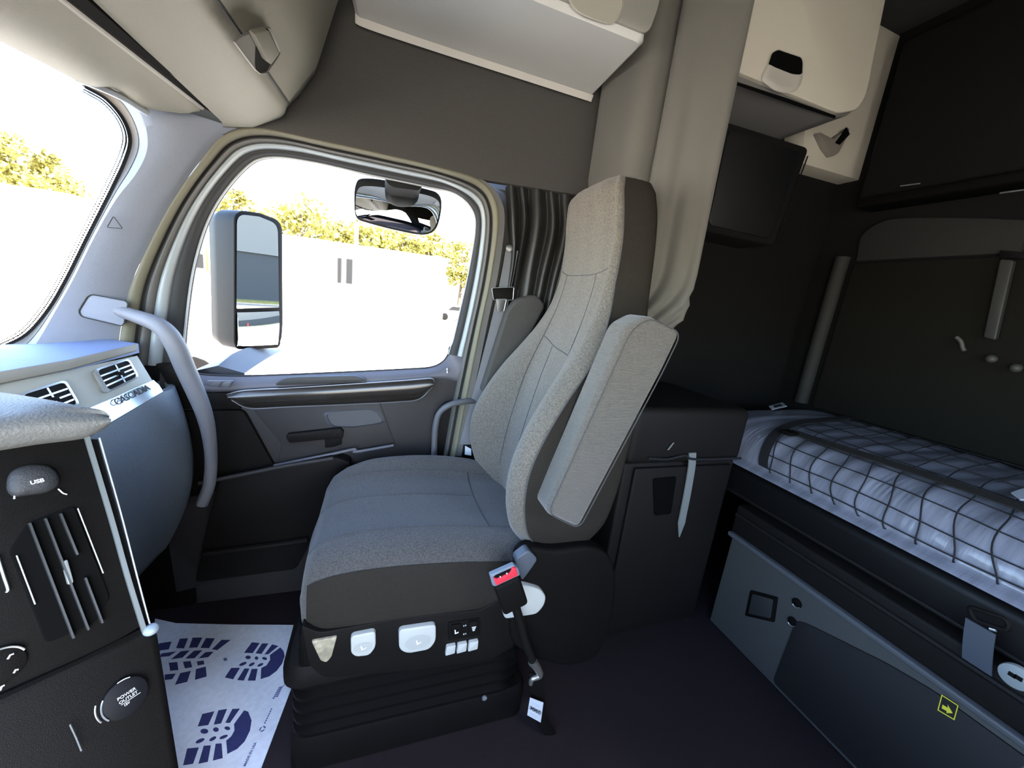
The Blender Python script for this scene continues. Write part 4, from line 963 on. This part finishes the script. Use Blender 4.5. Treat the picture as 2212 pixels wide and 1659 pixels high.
link(prism(g1, bkv*.02), 'flat_glass', mirror_m, sm, smooth=False)
g2 = [(512, 674), (602, 671), (603, 725), (597, 745), (515, 748), (511, 735)]
a_, b_, c_, d_ = MP(512, 675, .009), MP(603, 672, .009), MP(600, 744, .009), MP(513, 748, .009)
rows = [[lerp(lerp(a_, b_, s), lerp(d_, c_, s), t) + MN*.012*(1-(2*s-1)**2*.5-(2*t-1)**2*.5) for s in np.linspace(0, 1, 15)] for t in np.linspace(0, 1, 15)]
link(sheet(rows, .003, -MN), 'convex_glass', mirror_m, sm, ang=80)
# arm from the door to the mirror foot
arm0 = [P(412, 800, 'y', 1.66), P(432, 806, 'y', 1.66), P(520, 809, 'y', 1.66), P(470, 780, 'y', 1.66)]
arm_a = [P(a, b, 'y', 1.64) for a, b in ((412, 803), (470, 790), (528, 806), (528, 822), (420, 825))]
arm_b = [MP(a, b, -.06) for a, b in ((535, 757), (570, 752), (612, 756), (602, 764), (545, 766))]
rings = [[lerp(a, b, t)+Z*(.03*math.sin(math.pi*t)) * (1 if i in (1,) else .2) for i, (a, b) in enumerate(zip(arm_a, arm_b))] for t in np.linspace(0, 1, 8)]
link(loft(rings), 'mirror_arm', mat('arm_plastic', (0.045, 0.048, 0.057), .5), sm, ang=40)
lm = thing('look_down_mirror', P(865, 395, 'y', 1.66), 'small convex look-down mirror hanging outside above the passenger window', 'mirror')
YL = 1.76
lo_ = cr([P(a, b, 'y', YL) for a, b in ((765, 440), (768, 400), (785, 385), (850, 392), (920, 408), (946, 418), (954, 440), (948, 480), (936, 500), (910, 507), (850, 496), (790, 480), (770, 470))], 5, True)
lc = sum(lo_)/len(lo_)
rings = [lo_, [lerp(p, lc, .02)+Y*.03 for p in lo_], [lerp(p, lc, .25)+Y*.06+Z*.01 for p in lo_], [lerp(p, lc, .8)+Y*.075+Z*.01 for p in lo_]]
link(loft(rings), 'mirror_shell', mirror_house, lm, ang=60)
gl = cr([P(a, b, 'y', YL-.004) for a, b in ((768, 445), (772, 412), (790, 402), (850, 408), (915, 420), (942, 430), (950, 445), (944, 478), (932, 498), (908, 503), (850, 492), (792, 476), (772, 466))], 5, True)
gc = sum(gl)/len(gl)
rings = [[p for p in gl]] + [[lerp(p, gc, f) - Y*.022*(1-(1-f)**2) for p in gl] for f in (.15, .3, .45, .6, .75, .9, .99)]
link(loft(rings), 'convex_glass', mirror_m, lm, ang=80)
mt = [P(a, b, 'y', 1.60) for a, b in ((830, 378), (915, 398), (905, 412), (850, 405), (836, 396))]
link(prism(rpoly(mt, .01), Y*.18, .004), 'mirror_mount', mat('mount_black', (.006, .006, .006), .7, spec=.2), lm)

# =================================================================== SLEEPER
sc_ = thing('sleeper_cabinet', (1.42, 1.35, 2.16), 'beige wall cabinet with dark latch opening in the sleeper beside the curtain', 'cabinet')
cf = rpoly([V3(1.06, 1.20, 2.170), V3(1.62, 1.20, 2.170), V3(1.72, 1.20, 2.205), V3(1.745, 1.20, 2.26), V3(1.70, 1.20, 2.62), V3(1.06, 1.20, 2.66)], [.005, .02, .05, .05, .01, .01])
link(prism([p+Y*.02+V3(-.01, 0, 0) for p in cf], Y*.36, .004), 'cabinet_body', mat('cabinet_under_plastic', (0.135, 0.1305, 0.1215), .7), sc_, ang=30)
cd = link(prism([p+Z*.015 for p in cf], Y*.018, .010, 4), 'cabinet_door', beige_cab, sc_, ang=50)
ls = rpoly([P(a, b, 'y', 1.196) for a, b in ((1642, 172), (1664, 128), (1672, 110), (1682, 106), (1730, 122), (1735, 134), (1733, 175), (1722, 195), (1700, 202), (1672, 196))], .02)
l0 = sum(ls)/len(ls)
rings = [[p for p in ls], [lerp(p, l0, .08)-Y*.006 for p in ls], [lerp(p, l0, .3)-Y*.004 for p in ls], [lerp(p, l0, .8)+Y*.001 for p in ls]]
lt2 = link(loft(rings), 'latch_scoop', mat('latch_plastic', (.48, .46, .40), .5), cd, ang=60)
lh = rpoly([P(a, b, 'y', 1.187) for a, b in ((1663, 138), (1672, 112), (1682, 108), (1730, 124), (1734, 134), (1733, 160), (1715, 158), (1690, 148))], .008)
link(prism(lh, Y*.006), 'latch_opening', mat('hole_black', (.004, .004, .004), .95, spec=.03), lt2)
gp_ = [P(a, b, 'y', 1.199) for a, b in ((1590, 176), (1700, 212), (1806, 250), (1804, 256), (1698, 220), (1588, 182))]
link(prism(gp_, Y*.002), 'door_gap', mat('hole_black', (0, 0, 0)), sc_, smooth=False)
bw = [V3(1.88, 1.50, 2.143), V3(2.298, 1.50, 2.152), V3(2.298, 1.50, 2.79), V3(1.70, 1.50, 2.79)]
bwo = thing('side_lining', (2.05, 1.50, 2.14), 'beige lining panel on the sleeper side wall right of the beige cabinet', 'panel')
link(prism(bw, Y*.10, .004), 'lining_panel', beige_cab, bwo)
hk = rpoly([P(a, b, 'y', 1.47) for a, b in ((1770, 285), (1800, 300), (1836, 276), (1832, 290), (1812, 330), (1800, 338), (1785, 318))], .01)
link(prism(hk, Y*.03, .004), 'hook_plate', mat('hook_plastic', (.22, .20, .17), .6), bwo)
hk2 = [P(a, b, 'y', 1.465) for a, b in ((1806, 308), (1830, 275), (1836, 290), (1815, 312))]
link(prism(hk2, Y*.008), 'hook_slot', mat('hole_black', (0, 0, 0)), bwo)
wlk = thing('wall_locker', (1.62, 1.53, 1.72), 'black rounded wall locker under the beige cabinet', 'locker')
lk = rpoly([V3(1.30, 1.42, 1.735), V3(1.735, 1.42, 1.735), V3(1.80, 1.42, 2.17), V3(1.30, 1.42, 2.16)], .03)
link(prism(lk, Y*.19, .012, 3), 'locker_body', black_wall, wlk, ang=50)
ld = rpoly([V3(1.32, 1.415, 1.76), V3(1.70, 1.415, 1.76), V3(1.755, 1.415, 2.14), V3(1.32, 1.415, 2.13)], .03)
lkd = link(prism(ld, Y*.006, .003), 'locker_door', mat('locker_plastic', (0.008, 0.008, 0.0085), .45), wlk)
link(tube([V3(1.735, 1.412, 1.77), V3(1.765, 1.412, 1.98), V3(1.79, 1.412, 2.13)], .003, 6), 'door_bead', charcoal, lkd)
# lower side cabinet behind the seat with its pull strap
fr_c = thing('side_cabinet', (1.16, 1.3, 0), 'tall dark cabinet behind the seat with a pale vertical pull strap', 'cabinet')
link(box((.88, 1.105, 0), (1.43, 1.58, .80), .012), 'cabinet_body', mat('sleeper_black', (0.008, 0.0066, 0.0058), .6, spec=.25, bump=.35, bscale=800), fr_c)
link(box((.87, 1.085, .80), (1.435, 1.59, 1.025), .03, 4), 'cabinet_top', mat('sleeper_black', (.016, .016, .017), .55, bump=.35, bscale=800), fr_c)
cdr = link(box((.92, 1.088, .06), (1.40, 1.104, .785), .006), 'cabinet_door', mat('sleeper_black', (.016, .016, .017), .55, bump=.35, bscale=800), fr_c)
ps = cr([P(a, b, 'y', 1.080) for a, b in ((1496, 978), (1494, 1010), (1484, 1070), (1474, 1120), (1467, 1160))], 5)
rw = []
for i, p in enumerate(ps):
    w = .017 if i < len(ps)-5 else .017*(len(ps)-1-i)/4+.001
    rw.append([p-X*w-Y*.002, p+X*w-Y*.002, p+X*w+Y*.003, p-X*w+Y*.003])
link(loft(rw), 'pull_strap', mat('strap_pale', (0.21, 0.224, 0.217), .6), cdr)
link(tube(cr([P(a, b, 'y', 1.075) for a, b in ((1400, 990), (1440, 992), (1480, 984), (1500, 992), (1600, 990))], 6), .005, 8), 'cord', net_m, fr_c)
link(strap([P(1443, 972, 'y', 1.078), P(1455, 956, 'y', 1.078)], X, .007, .002), 'cabinet_tab', mat('strap_pale', (0, 0, 0)), fr_c)
rcs = rpoly([P(a, b, 'y', 1.082) for a, b in ((1412, 1035), (1462, 1030), (1450, 1110), (1415, 1115))], .01)
link(prism(rcs, Y*.006, .002), 'handle_recess', mat('hole_black', (0, 0, 0)), cdr)
# bunk base
bb = thing('sleeper_bunk', (1.75, .2, 0), 'low dark bunk base with grey front panel, sockets and a yellow arrow sticker', 'bunk')
XB = 1.50
link(box((XB+.006, -.72, 0), (2.295, 1.08, .46)), 'base_box', black, bb)
fp = link(box((XB-.006, -.70, .005), (XB+.008, 1.075, .452), .004), 'front_panel', bunk_grey, bb)
ins = [V3(XB-.012, y, z) for y, z in ((.765, .02), (.755, .315), (.72, .335), (.50, .405), (.40, .425), (.1, .432), (-.68, .432), (-.68, .02))]
link(prism(rpoly(ins, .02), X*.01, .003), 'inset_panel', fascia_dark, fp)
sq = rpoly([P(a, b, 'x', XB-.010) for a, b in ((1620, 1274), (1680, 1290), (1672, 1345), (1608, 1330))], .008)
va2 = link(prism(sq, X*.01, .004), 'square_vent', black, fp)
link(prism([lerp(p, sum(sq)/len(sq), .25)-X*.002 for p in sq], X*.004, .001), 'vent_inner', mat('vent_inner', (.03, .03, .03), .6), va2)
for a, b in ((1720, 1303), (1710, 1343)):
    p_ = P(a, b, 'x', XB-.012); so = link(disc(p_, -X, .017, .008, 24), 'socket', black, fp)
    link(tube([p_ - X*.001 + .015*(Y*math.cos(t)+Z*math.sin(t)) for t in np.linspace(3.6, 5.4, 12)], .0015, 6), 'socket_rim', satin, so)
st_ = [P(a, b, 'x', XB-.0135) for a, b in ((2034, 1500), (2071, 1524), (2062, 1556), (2025, 1534))]
stk = link(prism(st_, X*.001), 'arrow_sticker', mat('sticker_black', (.02, .02, .018), .5), fp, smooth=False, label='black sticker with yellow frame and arrow')
ct = sum(st_)/4
ed = nbm()
for i in range(4):
    a, b = st_[i], st_[(i+1) % 4]; join(ed, prism([a-X*.0004, b-X*.0004, lerp(b, ct, .12)-X*.0004, lerp(a, ct, .12)-X*.0004], X*.0003))
link(ed, 'sticker_border', yellow, stk, smooth=False)
ar = [P(a, b, 'x', XB-.0139) for a, b in ((2036, 1522), (2047, 1529), (2047, 1522), (2058, 1541), (2044, 1540), (2045, 1536), (2034, 1530))]
link(prism(ar, X*.0003), 'sticker_arrow', yellow, stk, smooth=False)
link(box((XB-.035, -.72, .455), (XB+.03, 1.08, .475), .006), 'front_lip', mat('lip_grey', (.10, .105, .115), .45), bb)
link(box((XB-.02, -.72, .475), (2.295, 1.08, .60), .01), 'bunk_frame', mat('sleeper_black', (0, 0, 0)), bb)
link(box((XB+.03, -.72, .60), (2.295, 1.40, .735), .03, 4), 'bunk_tray', mat('tray_black', (0.005, 0.0047, 0.005), .5, spec=.3), bb)
link(tube([V3(XB-.022, 1.07, .56), V3(XB-.022, .4, .56), V3(XB-.022, -.7, .56)], .010, 8), 'frame_rail', mat('sleeper_black', (0, 0, 0)), bb)
link(tube([V3(XB+.03, 1.3, .62), V3(XB+.03, .4, .62), V3(XB+.03, -.7, .62)], .008, 8), 'tray_bead', mat('sleeper_black', (0, 0, 0)), bb)
# mattress
mpf = [V3(1.56, 0, .745), V3(1.545, 0, .78), V3(1.555, 0, .83), V3(1.60, 0, .89), V3(1.68, 0, .925), V3(1.80, 0, .943), V3(2.0, 0, .952), V3(2.2, 0, .957), V3(2.275, 0, .945), V3(2.292, 0, .90), V3(2.29, 0, .76), V3(2.25, 0, .742)]
prf = cr(mpf, 6, True); mcn = sum(prf)/len(prf)
rings = []
def mat_ring(y, s): return [V3(*(mcn + (p-mcn)*np.array([1-.5*(1-s), 1, s])))*V3(1, 0, 1)+Y*y for p in prf]
random.seed(3)
for y, s in ((1.425, .02), (1.420, .45), (1.41, .70), (1.39, .86), (1.36, .95), (1.32, .99)): rings.append(mat_ring(y, s))
for y in np.linspace(1.28, -.70, 380):
    rg = mat_ring(y, 1); out_ = []
    amp = .0022*(.55+.45*math.sin(11*y+1))*(.6+.4*math.sin(29*y))
    for p in rg:
        w = math.exp(-((p[2]-.885)/.03)**2) if p[0] < 1.9 else 0
        d = w*amp*(math.sin(390*y+14*p[2])+.6*math.sin(613*y))
        if p[2] > .8: d += .0022*math.sin(37*y+3*p[0])+.0018*math.sin(83*y+9*p[0])
        out_.append(p + Z*d - X*d*.7*w)
    rings.append(out_)
mtt = link(loft(rings), 'mattress', plastic_wrap, None, ang=80, label='navy bunk mattress wrapped in clear creased plastic under the net', cat='mattress')
lbm = [V3(*p) for p in (P(1661, 877, 'z', .962), P(1690, 869, 'z', .962), P(1700, 877, 'z', .962), P(1668, 884, 'z', .962))]
lbl = link(prism(lbm, -Z*.004), 'label', paper, mtt, smooth=False, label='small white label')
c = sum(lbm)/4
link(prism([lerp(p, c, .45)+Z*.0006 for p in lbm], -Z*.0004), 'label_print', ink, lbl, smooth=False)
lb2 = [P(a, b, 'z', .962) for a, b in ((2185, 1063), (2240, 1045), (2240, 1080), (2205, 1078))]
link(prism(lb2, -Z*.004), 'label', paper, mtt, smooth=False)
# net over the mattress
def on_mattress(y, u):
    """u along the mattress profile from the front foot (0) over the top to the back (1)"""
    pr = cr(mpf[0:9], 6); i = u*(len(pr)-1); k = min(int(i), len(pr)-2); p = lerp(pr[k], pr[k+1], i-k)
    t = unit(pr[k+1]-pr[k]); n = V3(-t[2], 0, t[0]); n = n if n[2] >= -0.2 else -n
    return V3(p[0], y, p[2]) + n*.010
net = thing('bunk_net', (1.56, .2, .75), 'black cord safety net with wide straps lying over the wrapped mattress', 'net')
nb = nbm()
def y_edge(u): return 1.02 + .16*u
for k in range(9):
    u = .06+k*.105; ph = k*.7
    join(nb, tube([on_mattress(y, min(1, max(0, u+.012*math.sin(9*y+ph)))) + Z*.004*math.sin(5*y+ph) for y in np.linspace(y_edge(u), -.68, 60)], .0022, 5))
for k in range(22):
    y0 = 1.0-k*.078
    join(nb, tube([on_mattress(min(y_edge(u), y0+.16*u+.006*math.sin(20*u+k)), u) + Z*.002 for u in np.linspace(.0, .92, 34)], .0022, 5))
link(nb, 'net_cords', net_m, net, ang=80, kind='stuff')
es = [on_mattress(y_edge(u)+.012, u)+Z*.004 for u in np.linspace(.0, 1, 30)]
link(strap(es, Y, .040, .004), 'edge_strap', net_m, net)
ms = [on_mattress(y, .50+.035*math.sin(4*y)+.03*(y-.3)) + Z*.006 for y in np.linspace(1.08, -.68, 50)]
link(strap(ms, X*.9+Z*.3, .038, .004), 'middle_strap', mat('strap_black', (.016, .015, .014), .7), net)
fs = [on_mattress(y, .03) - X*.006 for y in np.linspace(1.03, -.68, 40)]
link(strap(fs, Z, .03, .004), 'front_strap', net_m, net)
bkl = obox(on_mattress(1.06, .45)+Z*.014, (X, Y, Z), (.06, .05, .016), .006)
link(bkl, 'strap_buckle', black, net)
# latch with webbing on the bunk frame, pale outlet beside it
bl = thing('bunk_latch', P(2120, 1400, 'x', XB-.03), 'dark loop latch with grey webbing on the bunk front', 'latch')
lq = rpoly([P(a, b, 'x', XB-.045) for a, b in ((2092, 1310), (2170, 1336), (2180, 1350), (2172, 1362), (2105, 1340))], .012)
link(tube(lq, .006, 8, closed=True), 'latch_loop', charcoal, bl)
wq = cr([P(a, b, 'x', XB-.040) for a, b in ((2118, 1352), (2112, 1395), (2110, 1440))], 6)
link(strap(wq, Y, .052, .005), 'latch_webbing', mat('latch_webbing', (0.06, 0.069, 0.087), .7), bl)
link(tube([P(2138, 1358, 'x', XB-.045), P(2152, 1362, 'x', XB-.045)], .004, 8), 'latch_pin', satin, bl)
po = thing('wall_outlet', P(2190, 1470, 'x', XB-.03), 'pale round power outlet with two dark slots on the bunk front', 'outlet')
pd = disc(P(2192, 1463, 'x', XB-.038), -X, .028, .014, 28)
pdo = link(pd, 'outlet_plate', mat('outlet_plastic', (0.28, 0.301, 0.301), .5), po)
for a, b in ((2186, 1458), (2200, 1465)):
    p_ = P(a, b, 'x', XB-.039); link(box(p_-V3(.001, .006, .005), p_+V3(.002, .006, .005)), 'outlet_slot', black, pdo)
# rear wall: padded panel with ridge, rail, hooks, upper edge
rp_ = thing('rear_padding', (2.28, .5, .96), 'black padded rear wall panel with upright ridge behind the bunk', 'panel')
link(prism(rpoly([V3(2.28, 1.40, .96), V3(2.28, 1.40, 1.73), V3(2.28, -.7, 1.73), V3(2.28, -.7, .96)], .03), X*.015, .006), 'pad', mat('rear_pad', (0.009, 0.0086, 0.0067), .9, spec=.2, bump=.3, bscale=300), rp_)
rdg = cr([V3(2.262, 1.446, .97), V3(2.260, 1.446, 1.2), V3(2.260, 1.446, 1.5), V3(2.262, 1.446, 1.76)], 5)
link(tube(rdg, .032, 12), 'ridge', mat('ridge_cloth', (0.0238, 0.0231, 0.021), .8), rp_)
ar_ = cr([P(a, b, 'x', 2.27) for a, b in ((1850, 555), (1860, 510), (1900, 480), (1960, 470), (2100, 470), (2230, 475))], 6)
arch = [p for p in ar_] + [V3(2.27, ar_[-1][1], 1.74), V3(2.27, ar_[0][1], 1.74)]
link(prism(arch, X*.02, .008), 'arched_pad', mat('arch_pad', (0.0168, 0.0164, 0.0147), .85, bump=.3, bscale=300), rp_)
rl_ = thing('upright_rail', P(2130, 730, 'x', 2.25), 'grey upright bar at the rear wall, right edge of the photo', 'rail')
link(prism(rpoly([P(a, b, 'x', 2.245) for a, b in ((2160, 560), (2190, 562), (2150, 735), (2124, 728))], .008), X*.02, .004), 'bar', mat('rail_grey', (0.039, 0.0408, 0.0384), .5), rl_)
link(prism(rpoly([P(a, b, 'x', 2.25) for a, b in ((2160, 540), (2215, 545), (2215, 560), (2158, 556))], .004), X*.02, .003), 'bar_bracket', charcoal, rl_)
for a, b in ((2142, 775), (2195, 795)): link(sphere(P(a, b, 'x', 2.26), .017, seg=14, rings=8), 'knob', mat('knob_grey', (0.05, 0.05, 0.045), .5), rl_)
hk_ = thing('coat_hook', P(2075, 750, 'x', 2.27), 'small pale coat hook on the dark rear wall', 'hook')
link(tube(cr([P(a, b, 'x', 2.26) for a, b in ((2066, 728), (2076, 738), (2080, 752), (2084, 758))], 5), .007, 8), 'hook', mat('hook_pale', (0.098, 0.0945, 0.084), .5), hk_)
ub = thing('upper_bunk', (2.1, .4, 2.0), 'black upper bunk edge folded against the rear wall', 'bunk')
link(box((2.20, -.7, 2.02), (2.295, 1.42, 2.70), .02), 'bunk_panel', black_wall, ub)
link(box((2.17, -.7, 1.975), (2.295, 1.40, 2.02), .012), 'bunk_rail', black, ub)
for a, b, c_, d in ((1945, 402, 1988, 396), (2160, 417, 2212, 410)):
    link(tube([P(a, b, 'x', 2.165), P(c_, d, 'x', 2.165)], .003, 6), 'rail_shine', satin, ub)  # shine marks on the rail, modelled as pale metal strips
# corner of the driver's seat at the lower right
ds = thing('driver_seat', (.72, -.05, .55), 'pale grey fabric seat corner at the bottom right', 'seat')
q0 = P(2228, 1690, 'z', .62)
link(obox(q0+V3(.03, -.03, -.03), (X, Y, Z), (.10, .10, .10), .03, 4), 'seat_bolster', fabric, ds)

# =================================================================== OUTSIDE
GZ = -1.25
link(box((-150, -150, GZ-.1), (150, 150, GZ)), 'ground', asphalt, kind=S)
wh = thing('warehouse', (-1, 28, GZ), 'long white flat-roofed building across the lot behind the mirrors', 'building')
p0, p1 = P(596, 500, 'y', 28.5), P(964, 573, 'y', 28.5)
zt = (p0[2]+p1[2])/2
link(box((p0[0]-4, 28.5, GZ), (p1[0], 38, zt)), 'wall', metal_wall, wh)
link(box((p0[0]-4.1, 28.3, zt), (p1[0]+.2, 38.2, zt+.18)), 'roof_edge', mat('roof_metal', (.75, .75, .74), .5), wh)
for a, b, c_, d in ((729, 556, 738, 612), (748, 558, 769, 615)):
    q0, q1 = P(a, b, 'y', 28.45), P(c_, d, 'y', 28.45)
    w_ = link(box((q0[0], 28.40, q1[2]), (q1[0], 28.49, q0[2])), 'window', mat('window_trim', (.014, .011, .009), .6), wh)
    link(box((q0[0]+.06, 28.38, q1[2]+.06), (q1[0]-.06, 28.40, q0[2]-.06)), 'pane', dark_glass, w_)
q0, q1 = P(612, 670, 'y', 28.0), P(706, 686, 'y', 28.0)
link(box((q0[0], 28.0, GZ), (q1[0], 28.4, GZ+.45)), 'planter', mat('planter_green', (.16, .17, .06), .9, var=.4, vscale=2), wh)
q0, q1 = P(-260, 385, 'y', 30), P(200, 428, 'y', 30)
hl_ = thing('storage_hall', (q1[0]-8, 31, GZ), 'long white hall below the trees seen through the windscreen', 'building')
zh = P(70, 412, 'y', 30)[2]
link(box((q0[0]-12, 30, GZ), (P(150, 420, 'y', 30)[0], 36, zh)), 'wall', metal_wall, hl_)
link(box((q0[0]-12.1, 29.8, zh), (P(150, 420, 'y', 30)[0]+.1, 36.2, zh+.12)), 'roof_edge', mat('roof_metal', (0, 0, 0)), hl_)
up_ = thing('utility_pole', (P(766, 690, 'y', 22)[0], 22, GZ), 'thin white pole standing before the white building', 'pole')
x_ = P(768, 600, 'y', 22)[0]
link(tube([V3(x_, 22, GZ), V3(x_, 22, 3.0), V3(x_, 22, P(772, 480, 'y', 22)[2])], .10, 10), 'post', mat('pole_paint', (.55, .53, .48), .6), up_)
link(tube([V3(x_-.13, 21.9, GZ+.6), V3(x_-.13, 21.9, 2.5)], .03, 6), 'conduit', mat('conduit_grey', (.08, .08, .08), .6), up_)
def tree(px, py, y, w, h, seed, label):
    """crown centre at a pixel and distance, w x h metres"""
    rnd = np.random.RandomState(seed); c = P(px, py, 'y', y)
    t = thing('tree', (c[0], c[1], GZ), label, 'tree', 'trees beyond the lot')
    link(tube([V3(c[0], c[1], GZ), V3(c[0]+.15, c[1], (GZ+c[2])/2), V3(c[0], c[1], c[2]+h*.2)], [.28, .2, .08], 8), 'trunk', bark, t)
    vs, fs = [], []
    nb_ = 26
    for k in range(nb_):
        a, e, rr = rnd.uniform(0, 6.28), rnd.uniform(-1, 1), rnd.uniform(.45, 1)
        bc = c + V3(math.cos(a)*math.sqrt(1-e*e)*w/2*rr, math.sin(a)*math.sqrt(1-e*e)*w/2*rr, e*h/2*rr); br = rnd.uniform(.16, .30)*w*.75
        for j in range(70):
            d = rnd.normal(size=3); d /= np.linalg.norm(d); p = bc + d*br*rnd.uniform(.6, 1.05)*V3(1, 1, .8)
            u = rnd.normal(size=3); u /= np.linalg.norm(u); v = np.cross(u, rnd.normal(size=3)); v /= np.linalg.norm(v); s = rnd.uniform(.10, .22)
            i = len(vs); vs += [p-u*s-v*s*.6, p+u*s-v*s*.6, p+u*s+v*s*.6, p-u*s+v*s*.6]; fs.append((i, i+1, i+2, i+3))
    org = wloc(t); me = bpy.data.meshes.new('foliage'); me.from_pydata([tuple(v-org) for v in vs], [], fs); me.materials.append(leaf_m)
    o = bpy.data.objects.new('foliage', me); COL.objects.link(o); o.parent = t; o['kind'] = 'stuff'
tree(650, 486, 42, 6.2, 4.6, 1, 'large yellow-green tree above the roof, right beside the large door mirror')
tree(735, 512, 50, 4.0, 3.6, 2, 'small yellow-green tree left of the white pole')
tree(800, 520, 42, 4.2, 3.2, 3, 'yellow-green tree right of the white pole under the look-down mirror')
tree(868, 532, 50, 4.6, 3.8, 8, 'low yellow-green tree below the middle of the look-down mirror')
tree(925, 542, 42, 4.0, 4.2, 4, 'yellow-green tree over the right end of the white roof')
tree(998, 562, 50, 5.2, 7.0, 5, 'loose yellow-green tree past the right end of the white building')
tree(505, 462, 46, 4.6, 4.2, 6, 'yellow-green tree showing above the large door mirror')
tree(35, 352, 42, 4.6, 3.8, 7, 'round yellow-green tree seen through the windscreen, upper crown')
tree(92, 400, 54, 6.0, 2.0, 9, 'low yellow-green tree at the foot of the windscreen tree group')
tree(-75, 372, 62, 6.0, 5.0, 10, 'tall yellow-green tree at the far left of the windscreen')
# parked white lorry seen beyond the door mirror
pt = thing('parked_truck', (-3.3, 8.4, GZ), 'white parked lorry with orange marker light left of the large door mirror', 'truck')
xr = P(462, 600, 'y', 8)[0]
link(box((xr-2.2, 8.0, GZ+.55), (xr, 10.2, GZ+3.0), .12), 'cab', mat('lorry_paint', (.7, .7, .68), .4), pt)
q0, q1 = P(405, 545, 'y', 7.98), P(440, 580, 'y', 7.98)
link(box((q0[0], 7.97, q1[2]), (q1[0], 8.0, q0[2])), 'side_window', dark_glass, pt)
q0, q1 = P(443, 530, 'y', 7.96), P(451, 588, 'y', 7.96)
link(box((q0[0], 7.94, q1[2]), (q1[0], 8.0, q0[2]), .02), 'marker_light', orange, pt)
for xx in (xr-1.8, xr-.45):
    link(prism([V3(xx+.5*math.cos(t), 7.98, GZ+.5+.5*math.sin(t)) for t in np.linspace(0, 2*math.pi, 25)[:-1]], Y*.3, .03), 'wheel', black, pt)
link(box((xr-.12, 7.85, GZ+1.35), (xr-.02, 7.97, GZ+1.95), .03), 'mirror', mat('truck_mirror', (.12, .12, .12), .5), pt)
# car at the right of the lot
cx = P(992, 650, 'y', 36)
cp = thing('parked_car', (cx[0], 36, GZ), 'pale parked car beyond the right end of the white building', 'car')
rg = [V3(cx[0]+a, 36, GZ+b) for a, b in ((-2.0, .35), (-2.0, .75), (-1.2, .9), (-.7, 1.4), (.8, 1.4), (1.4, .95), (2.0, .85), (2.0, .35))]
link(prism(rpoly(rg, .15), Y*1.7, .08), 'body', mat('car_paint', (.65, .65, .64), .35), cp)
link(prism(rpoly([V3(cx[0]+a, 35.98, GZ+b) for a, b in ((-1.0, .95), (-.6, 1.32), (.7, 1.32), (1.1, .98))], .06), Y*.02), 'side_window', dark_glass, cp)
for xx in (-1.25, 1.25):
    link(prism([V3(cx[0]+xx+.33*math.cos(t), 35.95, GZ+.33+.33*math.sin(t)) for t in np.linspace(0, 2*math.pi, 21)[:-1]], Y*.25, .02), 'wheel', black, cp)
# what the door mirror looks at: lot, kerb, grass and a grey building behind the truck
gb = thing('grey_building', (42, 12, GZ), 'grey facade with a tan band reflected in the large door mirror', 'building')
link(box((42, -20, GZ), (50, 60, GZ+4.5)), 'wall', grey_wall_m, gb)
link(box((41.8, -20, GZ+4.5), (50, 60, GZ+12)), 'upper_band', tan_wall_m, gb)
link(box((41.6, 3.6, GZ), (41.9, 4.4, GZ+2.2)), 'red_post', mat('red_post', (.55, .03, .03), .5), gb)
link(box((36, -20, GZ), (41.8, 60, GZ+.12)), 'grass_strip', grass_m, bpy.data.objects['ground'])
link(box((35.4, -20, GZ), (36, 60, GZ+.15)), 'kerb', mat('kerb_concrete', (.20, .19, .165), .8), bpy.data.objects['ground'])
link(box((7, -20, GZ-.02), (35.4, 60, GZ+.004)), 'dimmed_asphalt', mat('dimmed_asphalt', (.045, .043, .036), .9, bump=.3, bscale=30, var=.25, vscale=8), bpy.data.objects['ground'])  # same lot, colour darkened to imitate dimmer exposure in the mirror
for yy in (4.6, 7.6, 10.6):
    link(box((14, yy, GZ), (33, yy+.22, GZ+.010)), 'parking_line', line_m, bpy.data.objects['ground'])
